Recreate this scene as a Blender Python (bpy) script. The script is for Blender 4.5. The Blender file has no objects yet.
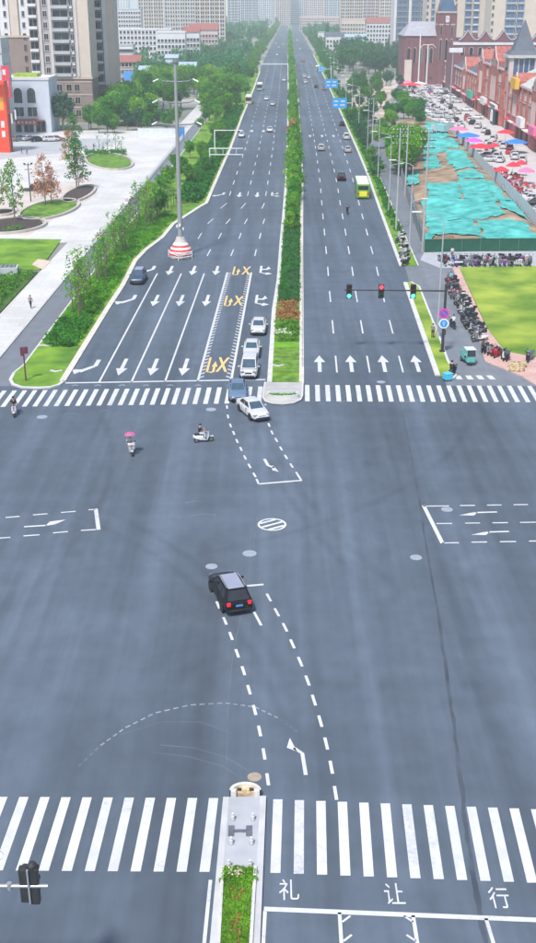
import bpy, bmesh, math, random
import numpy as np
from mathutils import Vector
R = math.radians
rnd = random.Random(7)
sc = bpy.context.scene
col = sc.collection

# ------------------------------------------------------------------ camera, sky, sun, exposure
CAM_H, FPX, HOR = 36.0, 1117.0, 2.0
TH = math.atan((471.5 - HOR) / FPX)
CT, ST = math.cos(TH), math.sin(TH)
cam_d = bpy.data.cameras.new('camera'); cam = bpy.data.objects.new('camera', cam_d); col.objects.link(cam)
cam.location = (0, 0, CAM_H); cam.rotation_euler = (R(90) - TH, 0, 0)
cam_d.sensor_fit = 'VERTICAL'; cam_d.sensor_height = 24.0; cam_d.lens = 24.0 * FPX / 943.0
cam_d.clip_start = 0.5; cam_d.clip_end = 20000
sc.camera = cam
SUN_EL, SUN_AZ = R(58), R(205)          # azimuth measured clockwise from +Y
world = bpy.data.worlds.new('World'); sc.world = world; world.use_nodes = True
wn = world.node_tree; bgn = wn.nodes['Background']
sky = wn.nodes.new('ShaderNodeTexSky'); sky.sky_type = 'NISHITA'; sky.sun_disc = False
sky.sun_elevation = SUN_EL; sky.sun_rotation = SUN_AZ; sky.air_density = 1.0; sky.dust_density = 2.5; sky.ozone_density = 1.5
wn.links.new(sky.outputs[0], bgn.inputs[0]); bgn.inputs[1].default_value = 0.13
sd = bpy.data.lights.new('sun', 'SUN'); sd.energy = 3.0; sd.angle = R(6); sd.color = (1.0, .96, .9)
so = bpy.data.objects.new('sun', sd); col.objects.link(so)
sdir = Vector((math.sin(SUN_AZ) * math.cos(SUN_EL), math.cos(SUN_AZ) * math.cos(SUN_EL), math.sin(SUN_EL)))
so.rotation_euler = sdir.to_track_quat('Z', 'Y').to_euler(); so.location = (0, 0, 300)
sc.view_settings.view_transform = 'Standard'; sc.view_settings.look = 'None'
sc.cycles.volume_bounces = 2; sc.cycles.max_bounces = 6; sc.cycles.diffuse_bounces = 3
sc.view_settings.exposure = 0.4; sc.view_settings.gamma = 1.0

# ------------------------------------------------------------------ pixel helpers
def G(px, py, z=0.0):
    u, v = px - 268.0, py - 471.5
    t = (CAM_H - z) / (v * CT + FPX * ST)
    return Vector((u * t, (FPX * CT - v * ST) * t, z))
def row_scale(py): return (py - HOR) * CT / CAM_H          # px per metre at a ground row
def height_at(Y, py):                                      # height of pixel row py at distance Y
    v = py - 471.5
    return CAM_H - Y * (v * CT + FPX * ST) / (FPX * CT - v * ST)
def at(px, py, Y):                                         # point at distance Y
    v = py - 471.5
    t = Y / (FPX * CT - v * ST)
    return Vector(((px - 268.0) * t, Y, CAM_H - t * (v * CT + FPX * ST)))

# ------------------------------------------------------------------ materials
MATS = {}
def nd(nt, t, **k):
    n = nt.nodes.new(t)
    for a, b in k.items(): setattr(n, a, b)
    return n
def M(name, c, rough=.8, var=.12, scale=2.0, metal=0.0, bump=0.0, rand=0.0, emit=0.0, c2=None, stretch=None, spec=None, detail=4, trans=0.0):
    if name in MATS: return MATS[name]
    m = bpy.data.materials.new(name); m.use_nodes = True; nt = m.node_tree
    b = nt.nodes['Principled BSDF']; L = nt.links.new
    tc = nd(nt, 'ShaderNodeTexCoord'); src = tc.outputs['Object']
    if stretch:
        mp = nd(nt, 'ShaderNodeMapping'); mp.inputs['Scale'].default_value = stretch; L(src, mp.inputs[0]); src = mp.outputs[0]
    nz = nd(nt, 'ShaderNodeTexNoise'); nz.inputs['Scale'].default_value = scale; nz.inputs['Detail'].default_value = detail
    L(src, nz.inputs['Vector'])
    mx = nd(nt, 'ShaderNodeMix', data_type='RGBA')
    lo = [x * (1 - var) for x in c]; hi = [min(1, x * (1 + var)) for x in (c2 or c)]
    mx.inputs[6].default_value = (*lo, 1); mx.inputs[7].default_value = (*hi, 1)
    mr = nd(nt, 'ShaderNodeMapRange'); mr.inputs[1].default_value = .3; mr.inputs[2].default_value = .7
    L(nz.outputs[0], mr.inputs[0]); L(mr.outputs[0], mx.inputs[0])
    out = mx.outputs[2]
    if rand:
        oi = nd(nt, 'ShaderNodeObjectInfo'); hs = nd(nt, 'ShaderNodeHueSaturation')
        m1 = nd(nt, 'ShaderNodeMapRange'); m1.inputs[3].default_value = 1 - rand; m1.inputs[4].default_value = 1 + rand
        m2 = nd(nt, 'ShaderNodeMapRange'); m2.inputs[3].default_value = .5 + rand * .12; m2.inputs[4].default_value = .5 - rand * .12
        L(oi.outputs['Random'], m1.inputs[0]); L(oi.outputs['Random'], m2.inputs[0])
        L(m1.outputs[0], hs.inputs['Value']); L(m2.outputs[0], hs.inputs['Hue']); L(out, hs.inputs['Color']); out = hs.outputs[0]
    L(out, b.inputs['Base Color'])
    b.inputs['Roughness'].default_value = rough; b.inputs['Metallic'].default_value = metal
    if spec is not None: b.inputs['Specular IOR Level'].default_value = spec
    if bump:
        bp = nd(nt, 'ShaderNodeBump'); bp.inputs['Strength'].default_value = bump; bp.inputs['Distance'].default_value = .05
        L(nz.outputs[0], bp.inputs['Height']); L(bp.outputs[0], b.inputs['Normal'])
    if emit:
        L(out, b.inputs['Emission Color']); b.inputs['Emission Strength'].default_value = emit
    if trans:
        tr = nd(nt, 'ShaderNodeBsdfTranslucent'); ms = nd(nt, 'ShaderNodeMixShader'); ms.inputs[0].default_value = trans
        L(out, tr.inputs[0]); L(b.outputs[0], ms.inputs[1]); L(tr.outputs[0], ms.inputs[2])
        L(ms.outputs[0], nt.nodes['Material Output'].inputs[0])
    MATS[name] = m
    return m
def worn_paint(name, c, under):
    m = M(name, c, .65, .1, 1.1, detail=8, rand=.05); nt = m.node_tree; L = nt.links.new; b = nt.nodes['Principled BSDF']
    src = b.inputs['Base Color'].links[0].from_socket; ge = nd(nt, 'ShaderNodeNewGeometry')
    n1 = nd(nt, 'ShaderNodeTexNoise'); n1.inputs['Scale'].default_value = 5.0; n1.inputs['Detail'].default_value = 8; L(ge.outputs['Position'], n1.inputs['Vector'])
    n2 = nd(nt, 'ShaderNodeTexNoise'); n2.inputs['Scale'].default_value = .35; n2.inputs['Detail'].default_value = 3; L(ge.outputs['Position'], n2.inputs['Vector'])
    ad = nd(nt, 'ShaderNodeMath', operation='ADD'); L(n1.outputs[0], ad.inputs[0]); L(n2.outputs[0], ad.inputs[1])
    mr = nd(nt, 'ShaderNodeMapRange'); mr.inputs[1].default_value = 1.08; mr.inputs[2].default_value = 1.42; mr.inputs[4].default_value = .45; L(ad.outputs[0], mr.inputs[0])
    mx = nd(nt, 'ShaderNodeMix', data_type='RGBA'); mx.inputs[7].default_value = (*under, 1); L(mr.outputs[0], mx.inputs[0]); L(src, mx.inputs[6]); L(mx.outputs[2], b.inputs['Base Color']); return m
def circ(a, b, c):
    ax, ay, bx, by, cx, cy = a.x, a.y, b.x, b.y, c.x, c.y; d = 2 * (ax * (by - cy) + bx * (cy - ay) + cx * (ay - by))
    ux = ((ax * ax + ay * ay) * (by - cy) + (bx * bx + by * by) * (cy - ay) + (cx * cx + cy * cy) * (ay - by)) / d; uy = ((ax * ax + ay * ay) * (cx - bx) + (bx * bx + by * by) * (ax - cx) + (cx * cx + cy * cy) * (bx - ax)) / d
    return ux, uy, math.hypot(ax - ux, ay - uy)
def asphalt(name, base, seed=0.0, worn=1.0, arcs=()):
    m = bpy.data.materials.new(name); m.use_nodes = True; nt = m.node_tree; L = nt.links.new
    b = nt.nodes['Principled BSDF']; ge = nd(nt, 'ShaderNodeNewGeometry')
    def noise(scl, detail=3, off=0):
        mp = nd(nt, 'ShaderNodeMapping'); mp.inputs['Scale'].default_value = scl; mp.inputs['Location'].default_value = (seed + off, off * 2, 0)
        mp.inputs['Rotation'].default_value = (0, 0, 0.03)
        L(ge.outputs['Position'], mp.inputs[0]); n = nd(nt, 'ShaderNodeTexNoise'); n.inputs['Scale'].default_value = 1; n.inputs['Detail'].default_value = detail
        L(mp.outputs[0], n.inputs['Vector']); return n.outputs[0]
    def rng(x, a, bb, lo, hi):
        r = nd(nt, 'ShaderNodeMapRange'); r.inputs[1].default_value = a; r.inputs[2].default_value = bb; r.inputs[3].default_value = lo; r.inputs[4].default_value = hi
        L(x, r.inputs[0]); return r.outputs[0]
    def mul(x, y):
        n = nd(nt, 'ShaderNodeMath', operation='MULTIPLY'); L(x, n.inputs[0]); L(y, n.inputs[1]); return n.outputs[0]
    w = worn
    f = mul(rng(noise((.035, .02, 1), 2), .3, .7, 1 - .16 * w, 1 + .16 * w), rng(noise((.45, .012, 1), 4, 3), .3, .7, 1 - .17 * w, 1 + .15 * w))
    f = mul(f, rng(noise((.03, .32, 1), 3, 9), .35, .7, 1 + .05 * w, 1 - .07 * w))
    f = mul(f, rng(noise((.16, .005, 1), 2, 17), .35, .65, 1 - .12 * w, 1 + .14 * w))
    f = mul(f, rng(noise((1.3, .035, 1), 5, 21), .35, .7, 1 + .06 * w, 1 - .09 * w))
    f = mul(f, rng(noise((.12, .1, 1), 8, 25), .56, .66, 1, 1 + .12 * w))
    f = mul(f, rng(noise((.5, .12, 1), 8, 31), .6, .7, 1, 1 - .1 * w))
    f = mul(f, rng(noise((.9, .6, 1), 6, 5), .3, .7, .92, 1.08))
    f = mul(f, rng(noise((22, 22, 22), 2, 7), .3, .7, .93, 1.07))
    sp = nd(nt, 'ShaderNodeSeparateXYZ'); L(ge.outputs['Position'], sp.inputs[0])
    for (cx, cy, rad, y0, y1) in arcs:
        dv = nd(nt, 'ShaderNodeVectorMath', operation='DISTANCE'); dv.inputs[1].default_value = (cx, cy, 0); L(ge.outputs['Position'], dv.inputs[0])
        sb = nd(nt, 'ShaderNodeMath', operation='SUBTRACT'); sb.inputs[1].default_value = rad; L(dv.outputs['Value'], sb.inputs[0])
        ab = nd(nt, 'ShaderNodeMath', operation='ABSOLUTE'); L(sb.outputs[0], ab.inputs[0])
        band = rng(ab.outputs[0], .05, .55, 1, 0)
        win = mul(rng(sp.outputs['Y'], y0, y0 + 8, 0, 1), rng(sp.outputs['Y'], y1 - 8, y1, 1, 0))
        win = mul(win, rng(noise((.3, .3, 1), 3, cx), .3, .6, .3, 1)); f = mul(f, rng(mul(band, win), 0, 1, 1, .86))
    vm = nd(nt, 'ShaderNodeVectorMath', operation='SCALE'); vm.inputs[0].default_value = base; L(f, vm.inputs['Scale'])
    L(vm.outputs[0], b.inputs['Base Color'])
    L(rng(noise((.2, .05, 1), 4, 13), .3, .7, .62, .8), b.inputs['Roughness'])
    b.inputs['Specular IOR Level'].default_value = .35
    bp = nd(nt, 'ShaderNodeBump'); bp.inputs['Strength'].default_value = .25; bp.inputs['Distance'].default_value = .01
    L(noise((40, 40, 40), 2, 1), bp.inputs['Height']); L(bp.outputs[0], b.inputs['Normal'])
    MATS[name] = m; return m
ARCS = []
for tri, y0, y1 in (((G(303, 790), G(275, 660), G(215, 580)), 44, 82), ((G(295, 790), G(262, 670), G(200, 590)), 44, 80), ((G(252, 405), G(275, 475), G(340, 560)), 62, 104), ((G(258, 405), G(286, 470), G(352, 548)), 62, 104), ((G(470, 400), G(430, 470), G(330, 520)), 66, 106), ((G(90, 400), G(110, 470), G(60, 560)), 60, 104)):
    ARCS.append((*circ(*tri), y0, y1))
ASPH = asphalt('asphalt', (.092, .119, .157), 0, 1.0, ARCS)
ASPH2 = asphalt('path_asphalt', (.17, .19, .22), 50, .6)
def jointed(m, sx, sy, k=.8):
    """multiply paving joints into a material's colour"""
    nt = m.node_tree; L = nt.links.new; b = nt.nodes['Principled BSDF']; src = b.inputs['Base Color'].links[0].from_socket
    ge = nd(nt, 'ShaderNodeNewGeometry'); br = nd(nt, 'ShaderNodeTexBrick'); L(ge.outputs['Position'], br.inputs['Vector'])
    br.inputs['Color1'].default_value = (1, 1, 1, 1); br.inputs['Color2'].default_value = (.9, .9, .9, 1); br.inputs['Mortar'].default_value = (k, k, k, 1)
    br.inputs['Scale'].default_value = 1; br.inputs['Mortar Size'].default_value = .06; br.inputs['Brick Width'].default_value = sx; br.inputs['Row Height'].default_value = sy
    mx = nd(nt, 'ShaderNodeMix', data_type='RGBA', blend_type='MULTIPLY'); mx.inputs[0].default_value = 1; L(src, mx.inputs[6]); L(br.outputs[0], mx.inputs[7]); L(mx.outputs[2], b.inputs['Base Color']); return m
WHITE_PAINT = worn_paint('road_paint', (.6, .62, .64), (.2, .23, .27))
YEL_PAINT = worn_paint('yellow_paint', (.78, .53, .2), (.25, .22, .2))
FADED = M('faded_paint', (.27, .3, .36), .7, .25, .8, detail=6)
SEAM = M('tar_seam', (.062, .079, .105), .7, .3, .5, detail=6)
SCUFF = M('scuffed_asphalt', (.122, .15, .19), .8, .25, .7, detail=6)
CONC = M('concrete', (.5, .5, .5), .85, .12, 1.2, detail=6)
KERB = M('kerb_stone', (.62, .59, .54), .85, .15, .9, detail=6)
KERBW = M('white_kerb', (.58, .58, .57), .8, .1, .9, detail=6)
PAVEW = jointed(M('pale_paving', (.6, .6, .6), .85, .12, .12, detail=9), 3.0, 1.5)
PAVEG = M('grey_paving', (.4, .42, .46), .85, .1, .8, detail=8)
PINKP = jointed(M('pink_paving', (.6, .4, .36), .85, .14, .5, detail=8), 1.0, .5)
GRASS = M('lawn', (.07, .22, .01), .9, .25, .3, bump=.4, c2=(.17, .3, .02), detail=9)
GRASSB = M('bright_lawn', (.08, .25, .01), .9, .35, .16, bump=.5, c2=(.28, .35, .04), detail=12)
GRASSM = M('median_lawn', (.06, .17, .012), .9, .3, .8, bump=.4, c2=(.13, .26, .02), detail=8)
EARTH = M('bare_earth', (.2, .13, .08), .95, .35, .25, bump=.6, c2=(.34, .25, .17), detail=10)
SOIL = M('dark_soil', (.06, .045, .04), .95, .3, 1.5)
NET = M('turquoise_net', (.035, .34, .31), .9, .25, .5, c2=(.09, .45, .42), detail=9)
GROUND = M('ground', (.2, .22, .2), .95, .3, .02, c2=(.3, .3, .28), detail=8)
METAL = M('grey_metal', (.45, .47, .5), .4, .06, 2, metal=.5)
METALW = M('white_metal', (.7, .72, .73), .45, .05, 2)
DARKM = M('dark_metal', (.035, .037, .042), .5, .2, 3)
GREENH = M('green_hoarding', (.006, .085, .05), .6, .2, .8)
GREYH = M('grey_hoarding', (.45, .5, .55), .6, .12, .5)
GLASS = M('window_glass', (.028, .034, .046), .15, .5, .6, spec=.45, rand=.7)
GLASSB = M('blue_glass', (.06, .13, .26), .1, .2, .2, spec=.6)
CARGL = M('car_glass', (.02, .025, .03), .06, .2, 2, spec=.7)
CARGL2 = M('car_glass_sky_tint', (.05, .09, .13), .06, .2, 2, spec=.8)  # windscreen glass with the sky reflection put into its bluer colour
TYRE = M('tyre', (.02, .02, .02), .9, .2, 4)
RIM = M('rim', (.4, .4, .42), .35, .1, 5, metal=.8)
BLACKT = M('black_trim', (.02, .02, .022), .55, .2, 4)
LEAF = M('leaf', (.034, .2, .014), .7, .35, .9, rand=.25, c2=(.08, .3, .02), trans=.4)
LEAFD = M('leaf_dark', (.018, .13, .045), .7, .3, .6, rand=.25, c2=(.045, .2, .065), trans=.35)
LEAFY = M('leaf_bright', (.07, .31, .012), .7, .35, .9, rand=.25, c2=(.17, .44, .02), trans=.45)
LEAFO = M('leaf_orange', (.42, .13, .035), .7, .3, 1.2, rand=.15, c2=(.4, .2, .08), trans=.25)
LEAFP = M('leaf_pink', (.5, .24, .16), .7, .25, 1.2, rand=.15, c2=(.62, .36, .24), trans=.35)
LEAFR = M('leaf_russet', (.09, .05, .05), .7, .25, 1.2, rand=.15, c2=(.16, .1, .07), trans=.25)
LEAFT = M('leaf_haze_teal', (.035, .2, .085), .7, .3, .3, c2=(.07, .28, .1), trans=.4)  # far wood foliage, teal of the distant haze mixed into the leaf colour
BARK = M('bark', (.17, .14, .11), .95, .3, 3, bump=.5)
SKIN = M('skin', (.5, .3, .22), .6, .05, 4)
HAIR = M('hair', (.015, .012, .012), .6, .2, 6)

# ------------------------------------------------------------------ mesh builder
class MB:
    def __init__(s): s.v = []; s.f = []; s.m = []
    def add(s, vs, fs, mi=0):
        o = len(s.v); s.v += [tuple(p) for p in vs]; s.f += [tuple(i + o for i in f) for f in fs]; s.m += [mi] * len(fs); return s
    def box(s, cx, cy, cz, sx, sy, sz, mi=0, rz=0.0, taper=1.0):
        vs = []
        c, n = math.cos(rz), math.sin(rz)
        for dz, k in ((-.5, 1.0), (.5, taper)):
            for dx, dy in ((-.5, -.5), (.5, -.5), (.5, .5), (-.5, .5)):
                x, y = dx * sx * k, dy * sy * k
                vs.append((cx + x * c - y * n, cy + x * n + y * c, cz + dz * sz))
        return s.add(vs, [(0, 3, 2, 1), (4, 5, 6, 7), (0, 1, 5, 4), (1, 2, 6, 5), (2, 3, 7, 6), (3, 0, 4, 7)], mi)
    def cyl(s, p0, p1, r0, r1=None, n=8, mi=0, caps=True):
        p0, p1 = Vector(p0), Vector(p1); r1 = r0 if r1 is None else r1
        d = (p1 - p0).normalized(); a = Vector((0, 0, 1)) if abs(d.z) < .9 else Vector((1, 0, 0))
        u = d.cross(a).normalized(); w = d.cross(u)
        vs = []
        for p, r in ((p0, r0), (p1, r1)):
            for i in range(n):
                t = 2 * math.pi * i / n; vs.append(p + u * (r * math.cos(t)) + w * (r * math.sin(t)))
        fs = [(i, n + i, n + (i + 1) % n, (i + 1) % n) for i in range(n)]
        if caps: fs += [tuple(range(n)), tuple(range(2 * n - 1, n - 1, -1))]
        return s.add(vs, fs, mi)
    def tube(s, pts, rs, n=6, mi=0):
        for i in range(len(pts) - 1): s.cyl(pts[i], pts[i + 1], rs[i], rs[i + 1], n, mi)
        return s
    def lathe(s, prof, n=16, mi=0, c=(0, 0, 0), sy=1.0):
        vs = [(c[0] + r * math.cos(2 * math.pi * i / n), c[1] + sy * r * math.sin(2 * math.pi * i / n), c[2] + z) for r, z in prof for i in range(n)]
        fs = []
        ms = mi if isinstance(mi, (list, tuple)) else [mi] * (len(prof) - 1)
        for k in range(len(prof) - 1):
            s.add([vs[k * n + i] for i in range(n)] + [vs[(k + 1) * n + i] for i in range(n)],
                  [(i, (i + 1) % n, n + (i + 1) % n, n + i) for i in range(n)], ms[k])
        if prof[-1][0] > 1e-3: s.add(vs[-n:], [tuple(range(n))], ms[-1])
        return s
    def poly(s, pts, z0, z1=None, mi=0, mside=None):
        pts = [(p[0], p[1]) for p in pts]
        a = sum(pts[i][0] * pts[(i + 1) % len(pts)][1] - pts[(i + 1) % len(pts)][0] * pts[i][1] for i in range(len(pts)))
        if a < 0: pts = pts[::-1]
        n = len(pts)
        if z1 is None: return s.add([(x, y, z0) for x, y in pts], [tuple(range(n))], mi)
        vs = [(x, y, z0) for x, y in pts] + [(x, y, z1) for x, y in pts]
        s.add(vs, [tuple(range(n, 2 * n))], mi)
        return s.add(vs, [(i, (i + 1) % n, n + (i + 1) % n, n + i) for i in range(n)], mi if mside is None else mside)
    def ribbon(s, pts, w, z0, z1=None, mi=0, side=0.0):
        """strip along pts; side -1/0/1: offset of strip centre in half widths"""
        P = [Vector((p[0], p[1])) for p in pts]; Lp, Rp = [], []
        for i, p in enumerate(P):
            d = (P[min(i + 1, len(P) - 1)] - P[max(i - 1, 0)]).normalized(); nn = Vector((-d.y, d.x))
            Lp.append(p + nn * (w / 2) * (1 + side)); Rp.append(p - nn * (w / 2) * (1 - side))
        if z1 is None:
            vs = [(p.x, p.y, z0) for p in Rp] + [(p.x, p.y, z0) for p in Lp]; n = len(P)
            return s.add(vs, [(i, i + 1, n + i + 1, n + i) for i in range(n - 1)], mi)
        n = len(P)
        vs = [(p.x, p.y, z0) for p in Rp] + [(p.x, p.y, z0) for p in Lp] + [(p.x, p.y, z1) for p in Rp] + [(p.x, p.y, z1) for p in Lp]
        fs = []
        for i in range(n - 1):
            fs += [(2 * n + i, 2 * n + i + 1, 3 * n + i + 1, 3 * n + i), (i, i + 1, 2 * n + i + 1, 2 * n + i), (n + i + 1, n + i, 3 * n + i, 3 * n + i + 1)]
        fs += [(0, 2 * n, 3 * n, n), (n - 1, 2 * n - 1, 4 * n - 1, 3 * n - 1)]
        return s.add(vs, fs, mi)
    def mesh(s, name, mats, smooth=None, bevel=0.0):
        me = bpy.data.meshes.new(name); me.from_pydata(s.v, [], s.f)
        for m in (mats if isinstance(mats, (list, tuple)) else [mats]): me.materials.append(m)
        me.polygons.foreach_set('material_index', s.m)
        if bevel:
            bm = bmesh.new(); bm.from_mesh(me); bmesh.ops.remove_doubles(bm, verts=bm.verts, dist=1e-4)
            ed = [e for e in bm.edges if len(e.link_faces) == 2 and e.calc_face_angle(0) > .5]
            bmesh.ops.bevel(bm, geom=ed, offset=bevel, segments=2, profile=.6, affect='EDGES'); bm.to_mesh(me); bm.free()
        if smooth is not None:
            me.shade_smooth(); me.set_sharp_from_angle(angle=R(smooth))
        me.update(); return me
    def build(s, name, mats, parent=None, smooth=None, bevel=0.0, loc=(0, 0, 0), rz=0.0):
        return link(name, s.mesh(name, mats, smooth, bevel), parent, loc, rz)
def link(name, me, parent=None, loc=(0, 0, 0), rz=0.0, rot=None, scale=None):
    o = bpy.data.objects.new(name, me); col.objects.link(o); o.location = loc
    o.rotation_euler = rot if rot else (0, 0, rz)
    if scale is not None: o.scale = scale if hasattr(scale, '__len__') else (scale,) * 3
    if parent: o.parent = parent
    return o
def tag(o, label=None, cat=None, group=None, kind=None):
    if label: o['label'] = label
    if cat: o['category'] = cat
    if group: o['group'] = group
    if kind: o['kind'] = kind
    return o
def thing(name, label, cat, loc=(0, 0, 0), rz=0.0, group=None, scale=None):
    return tag(link(name, None, None, loc, rz, None, scale), label, cat, group)
def copy_tree(o, parent=None):
    c = o.copy(); col.objects.link(c); c.parent = parent
    for ch in KIDS.get(o, ()): copy_tree(ch, c)
    return c
KIDS = {}
def freeze(o):
    def rec(x):
        KIDS[x] = [c for c in x.children]
        for c in KIDS[x]: rec(c)
    bpy.context.view_layer.update(); rec(o); return o
class Proto:
    """first use places the built thing itself, later uses copy it with its parts"""
    def __init__(s, root): s.root = root; s.used = False
    def put(s, loc, rz=0.0, label=None, group=None, scale=None):
        if not s.used and not KIDS.get(s.root): freeze(s.root)
        o = s.root if not s.used else copy_tree(s.root)
        s.used = True; o.location = loc; o.rotation_euler = (0, 0, rz)
        if scale is not None: o.scale = scale if hasattr(scale, '__len__') else (scale,) * 3
        if label: o['label'] = label
        if group: o['group'] = group
        return o

# ------------------------------------------------------------------ figures (posed once, before the scene is large)
def body_mesh(joints, bones, mats, name='person_body'):
    """one continuous skinned figure; mats maps joint name prefix to a material index"""
    names = list(joints); me = bpy.data.meshes.new(name)
    me.from_pydata([joints[k][:3] for k in names], [(names.index(a), names.index(b)) for a, b in bones], [])
    o = bpy.data.objects.new(name, me); col.objects.link(o)
    m = o.modifiers.new('skin', 'SKIN'); m.use_smooth_shade = True
    for i, k in enumerate(names):
        r = joints[k][3]; me.skin_vertices[0].data[i].radius = (r, joints[k][4] if len(joints[k]) > 4 else r)
        me.skin_vertices[0].data[i].use_root = (k == 'pelvis')
    s = o.modifiers.new('sub', 'SUBSURF'); s.levels = 1; s.render_levels = 1
    dg = bpy.context.evaluated_depsgraph_get(); dg.update(); out = bpy.data.meshes.new_from_object(o.evaluated_get(dg)); bpy.data.objects.remove(o)
    out.materials.clear()
    for mm in mats[0]: out.materials.append(mm)
    segs = [(Vector(joints[a][:3]), Vector(joints[b][:3]), mats[1].get(b.rstrip('LR0123456789'), 0)) for a, b in bones]
    for p in out.polygons:
        c = p.center; best = 9
        for a, b, mi in segs:
            d = b - a; t_ = max(0, min(1, (c - a).dot(d) / max(1e-6, d.dot(d)))); q = (a + d * t_ - c).length
            if q < best: best = q; p.material_index = mi
    return out
PART = {'belly': 1, 'chest': 1, 'neck': 0, 'head': 0, 'crown': 0, 'shoulder': 1, 'elbow': 1, 'wrist': 0, 'palm': 0, 'finger': 0, 'thumb': 0, 'hip': 2, 'knee': 2, 'ankle': 2, 'toe': 3, 'face': 0}
PERSON = {}
def person_mesh(pose, top, trousers):
    if pose not in PERSON: PERSON[pose] = person_base(pose, top, trousers)
    me, h_ = PERSON[pose]; me = me.copy(); me.materials[1] = top; me.materials[2] = trousers
    return me, h_
def person_base(pose, top, trousers):
    J = {}; B = []
    def add(n, p, r, par=None, r2=None):
        J[n] = (*p, r) if r2 is None else (*p, r, r2)
        if par: B.append((par, n))
    if pose == 'ride':   # x forward, seat top about .85
        add('pelvis', (-.4, 0, .93), .15); add('belly', (-.37, 0, 1.1), .14, 'pelvis'); add('chest', (-.31, 0, 1.32), .16, 'belly'); add('neck', (-.26, 0, 1.5), .06, 'chest')
        hd_ = (-.24, 0)
        for s, S in ((1, 'L'), (-1, 'R')):
            add('shoulder' + S, (-.3, s * .19, 1.4), .07, 'chest'); add('elbow' + S, (-.1, s * .3, 1.18), .05, 'shoulder' + S); add('wrist' + S, (.18, s * .33, 1.1), .036, 'elbow' + S); add('palm' + S, (.26, s * .33, 1.1), .035, 'wrist' + S)
            add('hip' + S, (-.3, s * .11, .9), .1, 'pelvis'); add('knee' + S, (.12, s * .17, .84), .075, 'hip' + S); add('ankle' + S, (.1, s * .16, .42), .05, 'knee' + S); add('toe' + S, (.3, s * .17, .38), .04, 'ankle' + S)
            hx = (.3, 1.1)
            for i in range(4): add('finger%d%s' % (i, S), (.3, s * (.27 + .035 * i), 1.06 - .004 * i), .009, 'palm' + S)
            add('thumb' + S, (.27, s * .26, 1.07), .01, 'palm' + S)
        base = 1.5
    else:
        st = .22 if pose == 'walk' else .02
        add('pelvis', (0, 0, .95), .13); add('belly', (0, 0, 1.1), .125, 'pelvis'); add('chest', (0, 0, 1.3), .145, 'belly'); add('neck', (0, 0, 1.48), .055, 'chest'); hd_ = (.02, 0)
        for s, S in ((1, 'L'), (-1, 'R')):
            add('shoulder' + S, (0, s * .18, 1.4), .065, 'chest'); add('elbow' + S, (-s * st * .5, s * .24, 1.12), .045, 'shoulder' + S); add('wrist' + S, (.08 - s * st * .7, s * .25, .87), .034, 'elbow' + S); add('palm' + S, (.1 - s * st * .7, s * .25, .8), .034, 'wrist' + S)
            for i in range(4): add('finger%d%s' % (i, S), (.08 + .025 * i - s * st * .7, s * .25, .70 + .006 * abs(i - 2)), .009, 'palm' + S)
            add('thumb' + S, (.15 - s * st * .7, s * .235, .76), .01, 'palm' + S)
            add('hip' + S, (0, s * .1, .88), .1, 'pelvis'); add('knee' + S, (s * st * .6 + .02, s * .1, .49), .07, 'hip' + S); add('ankle' + S, (s * st, s * .1, .09), .045, 'knee' + S); add('toe' + S, (s * st + .17, s * .11, .045), .038, 'ankle' + S)
        base = 1.48
    add('head', (hd_[0] + .01, 0, base + .13), .085, 'neck', .078); add('crown', (hd_[0] - .01, 0, base + .235), .07, 'head'); add('facenose', (hd_[0] + .1, 0, base + .12), .022, 'head')
    return body_mesh(J, B, ([SKIN, top, trousers, BLACKT], PART)), (hd_[0], base + .16)
for _p in ('ride', 'walk', 'stand'): person_mesh(_p, SKIN, SKIN)
# ------------------------------------------------------------------ road geometry from the photograph
LKp = [(64.5, 384), (110, 309), (125, 286), (137.5, 261), (148, 250), (164, 238), (174.8, 224.5), (201.6, 207), (208, 203.6), (213.6, 190), (225.5, 162), (231, 150), (243, 117), (254, 90), (264.5, 60), (276, 36), (284, 20)]
MLp = [(267, 384), (271.9, 310), (276.8, 280), (279.8, 240), (281.8, 220), (284.8, 184), (286.5, 150), (287.3, 117), (287.7, 90), (287.5, 60), (287.8, 36), (288.6, 20)]
MRp = [(304, 384), (303.6, 305), (303.2, 258), (303.2, 206), (303.5, 184), (302, 150), (300, 117), (298, 90), (294.5, 60), (291.7, 36), (290.6, 20)]
RKp = [(443, 384), (407.7, 285), (404, 270), (380, 206), (369, 175), (358.5, 150), (343.5, 117), (331.5, 91), (316.5, 60), (303, 36), (296, 20)]
def curve(pp):
    q = sorted([(G(*p).y, G(*p).x) for p in pp]); ys = [a for a, b in q]; xs = [b for a, b in q]
    return lambda y: float(np.interp(y, ys, xs))
LK, ML, MR, RK = map(curve, (LKp, MLp, MRp, RKp))
Y0 = G(0, 386).y; YEND = 2500.0
samp = [Y0 + (YEND - Y0) * (i / 60.0) ** 2.2 for i in range(61)]
kn = sorted(set([y for y in samp] + [G(*p).y for p in LKp + RKp if Y0 < G(*p).y < YEND]))
def rdir(y):
    d = Vector((RK(y + 8) + MR(y + 8) - RK(y - 8) - MR(y - 8), 32)); return d.normalized()
def rang(y): d = rdir(max(y, 140)); return math.atan2(d.y, d.x)     # heading angle of the road

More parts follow.
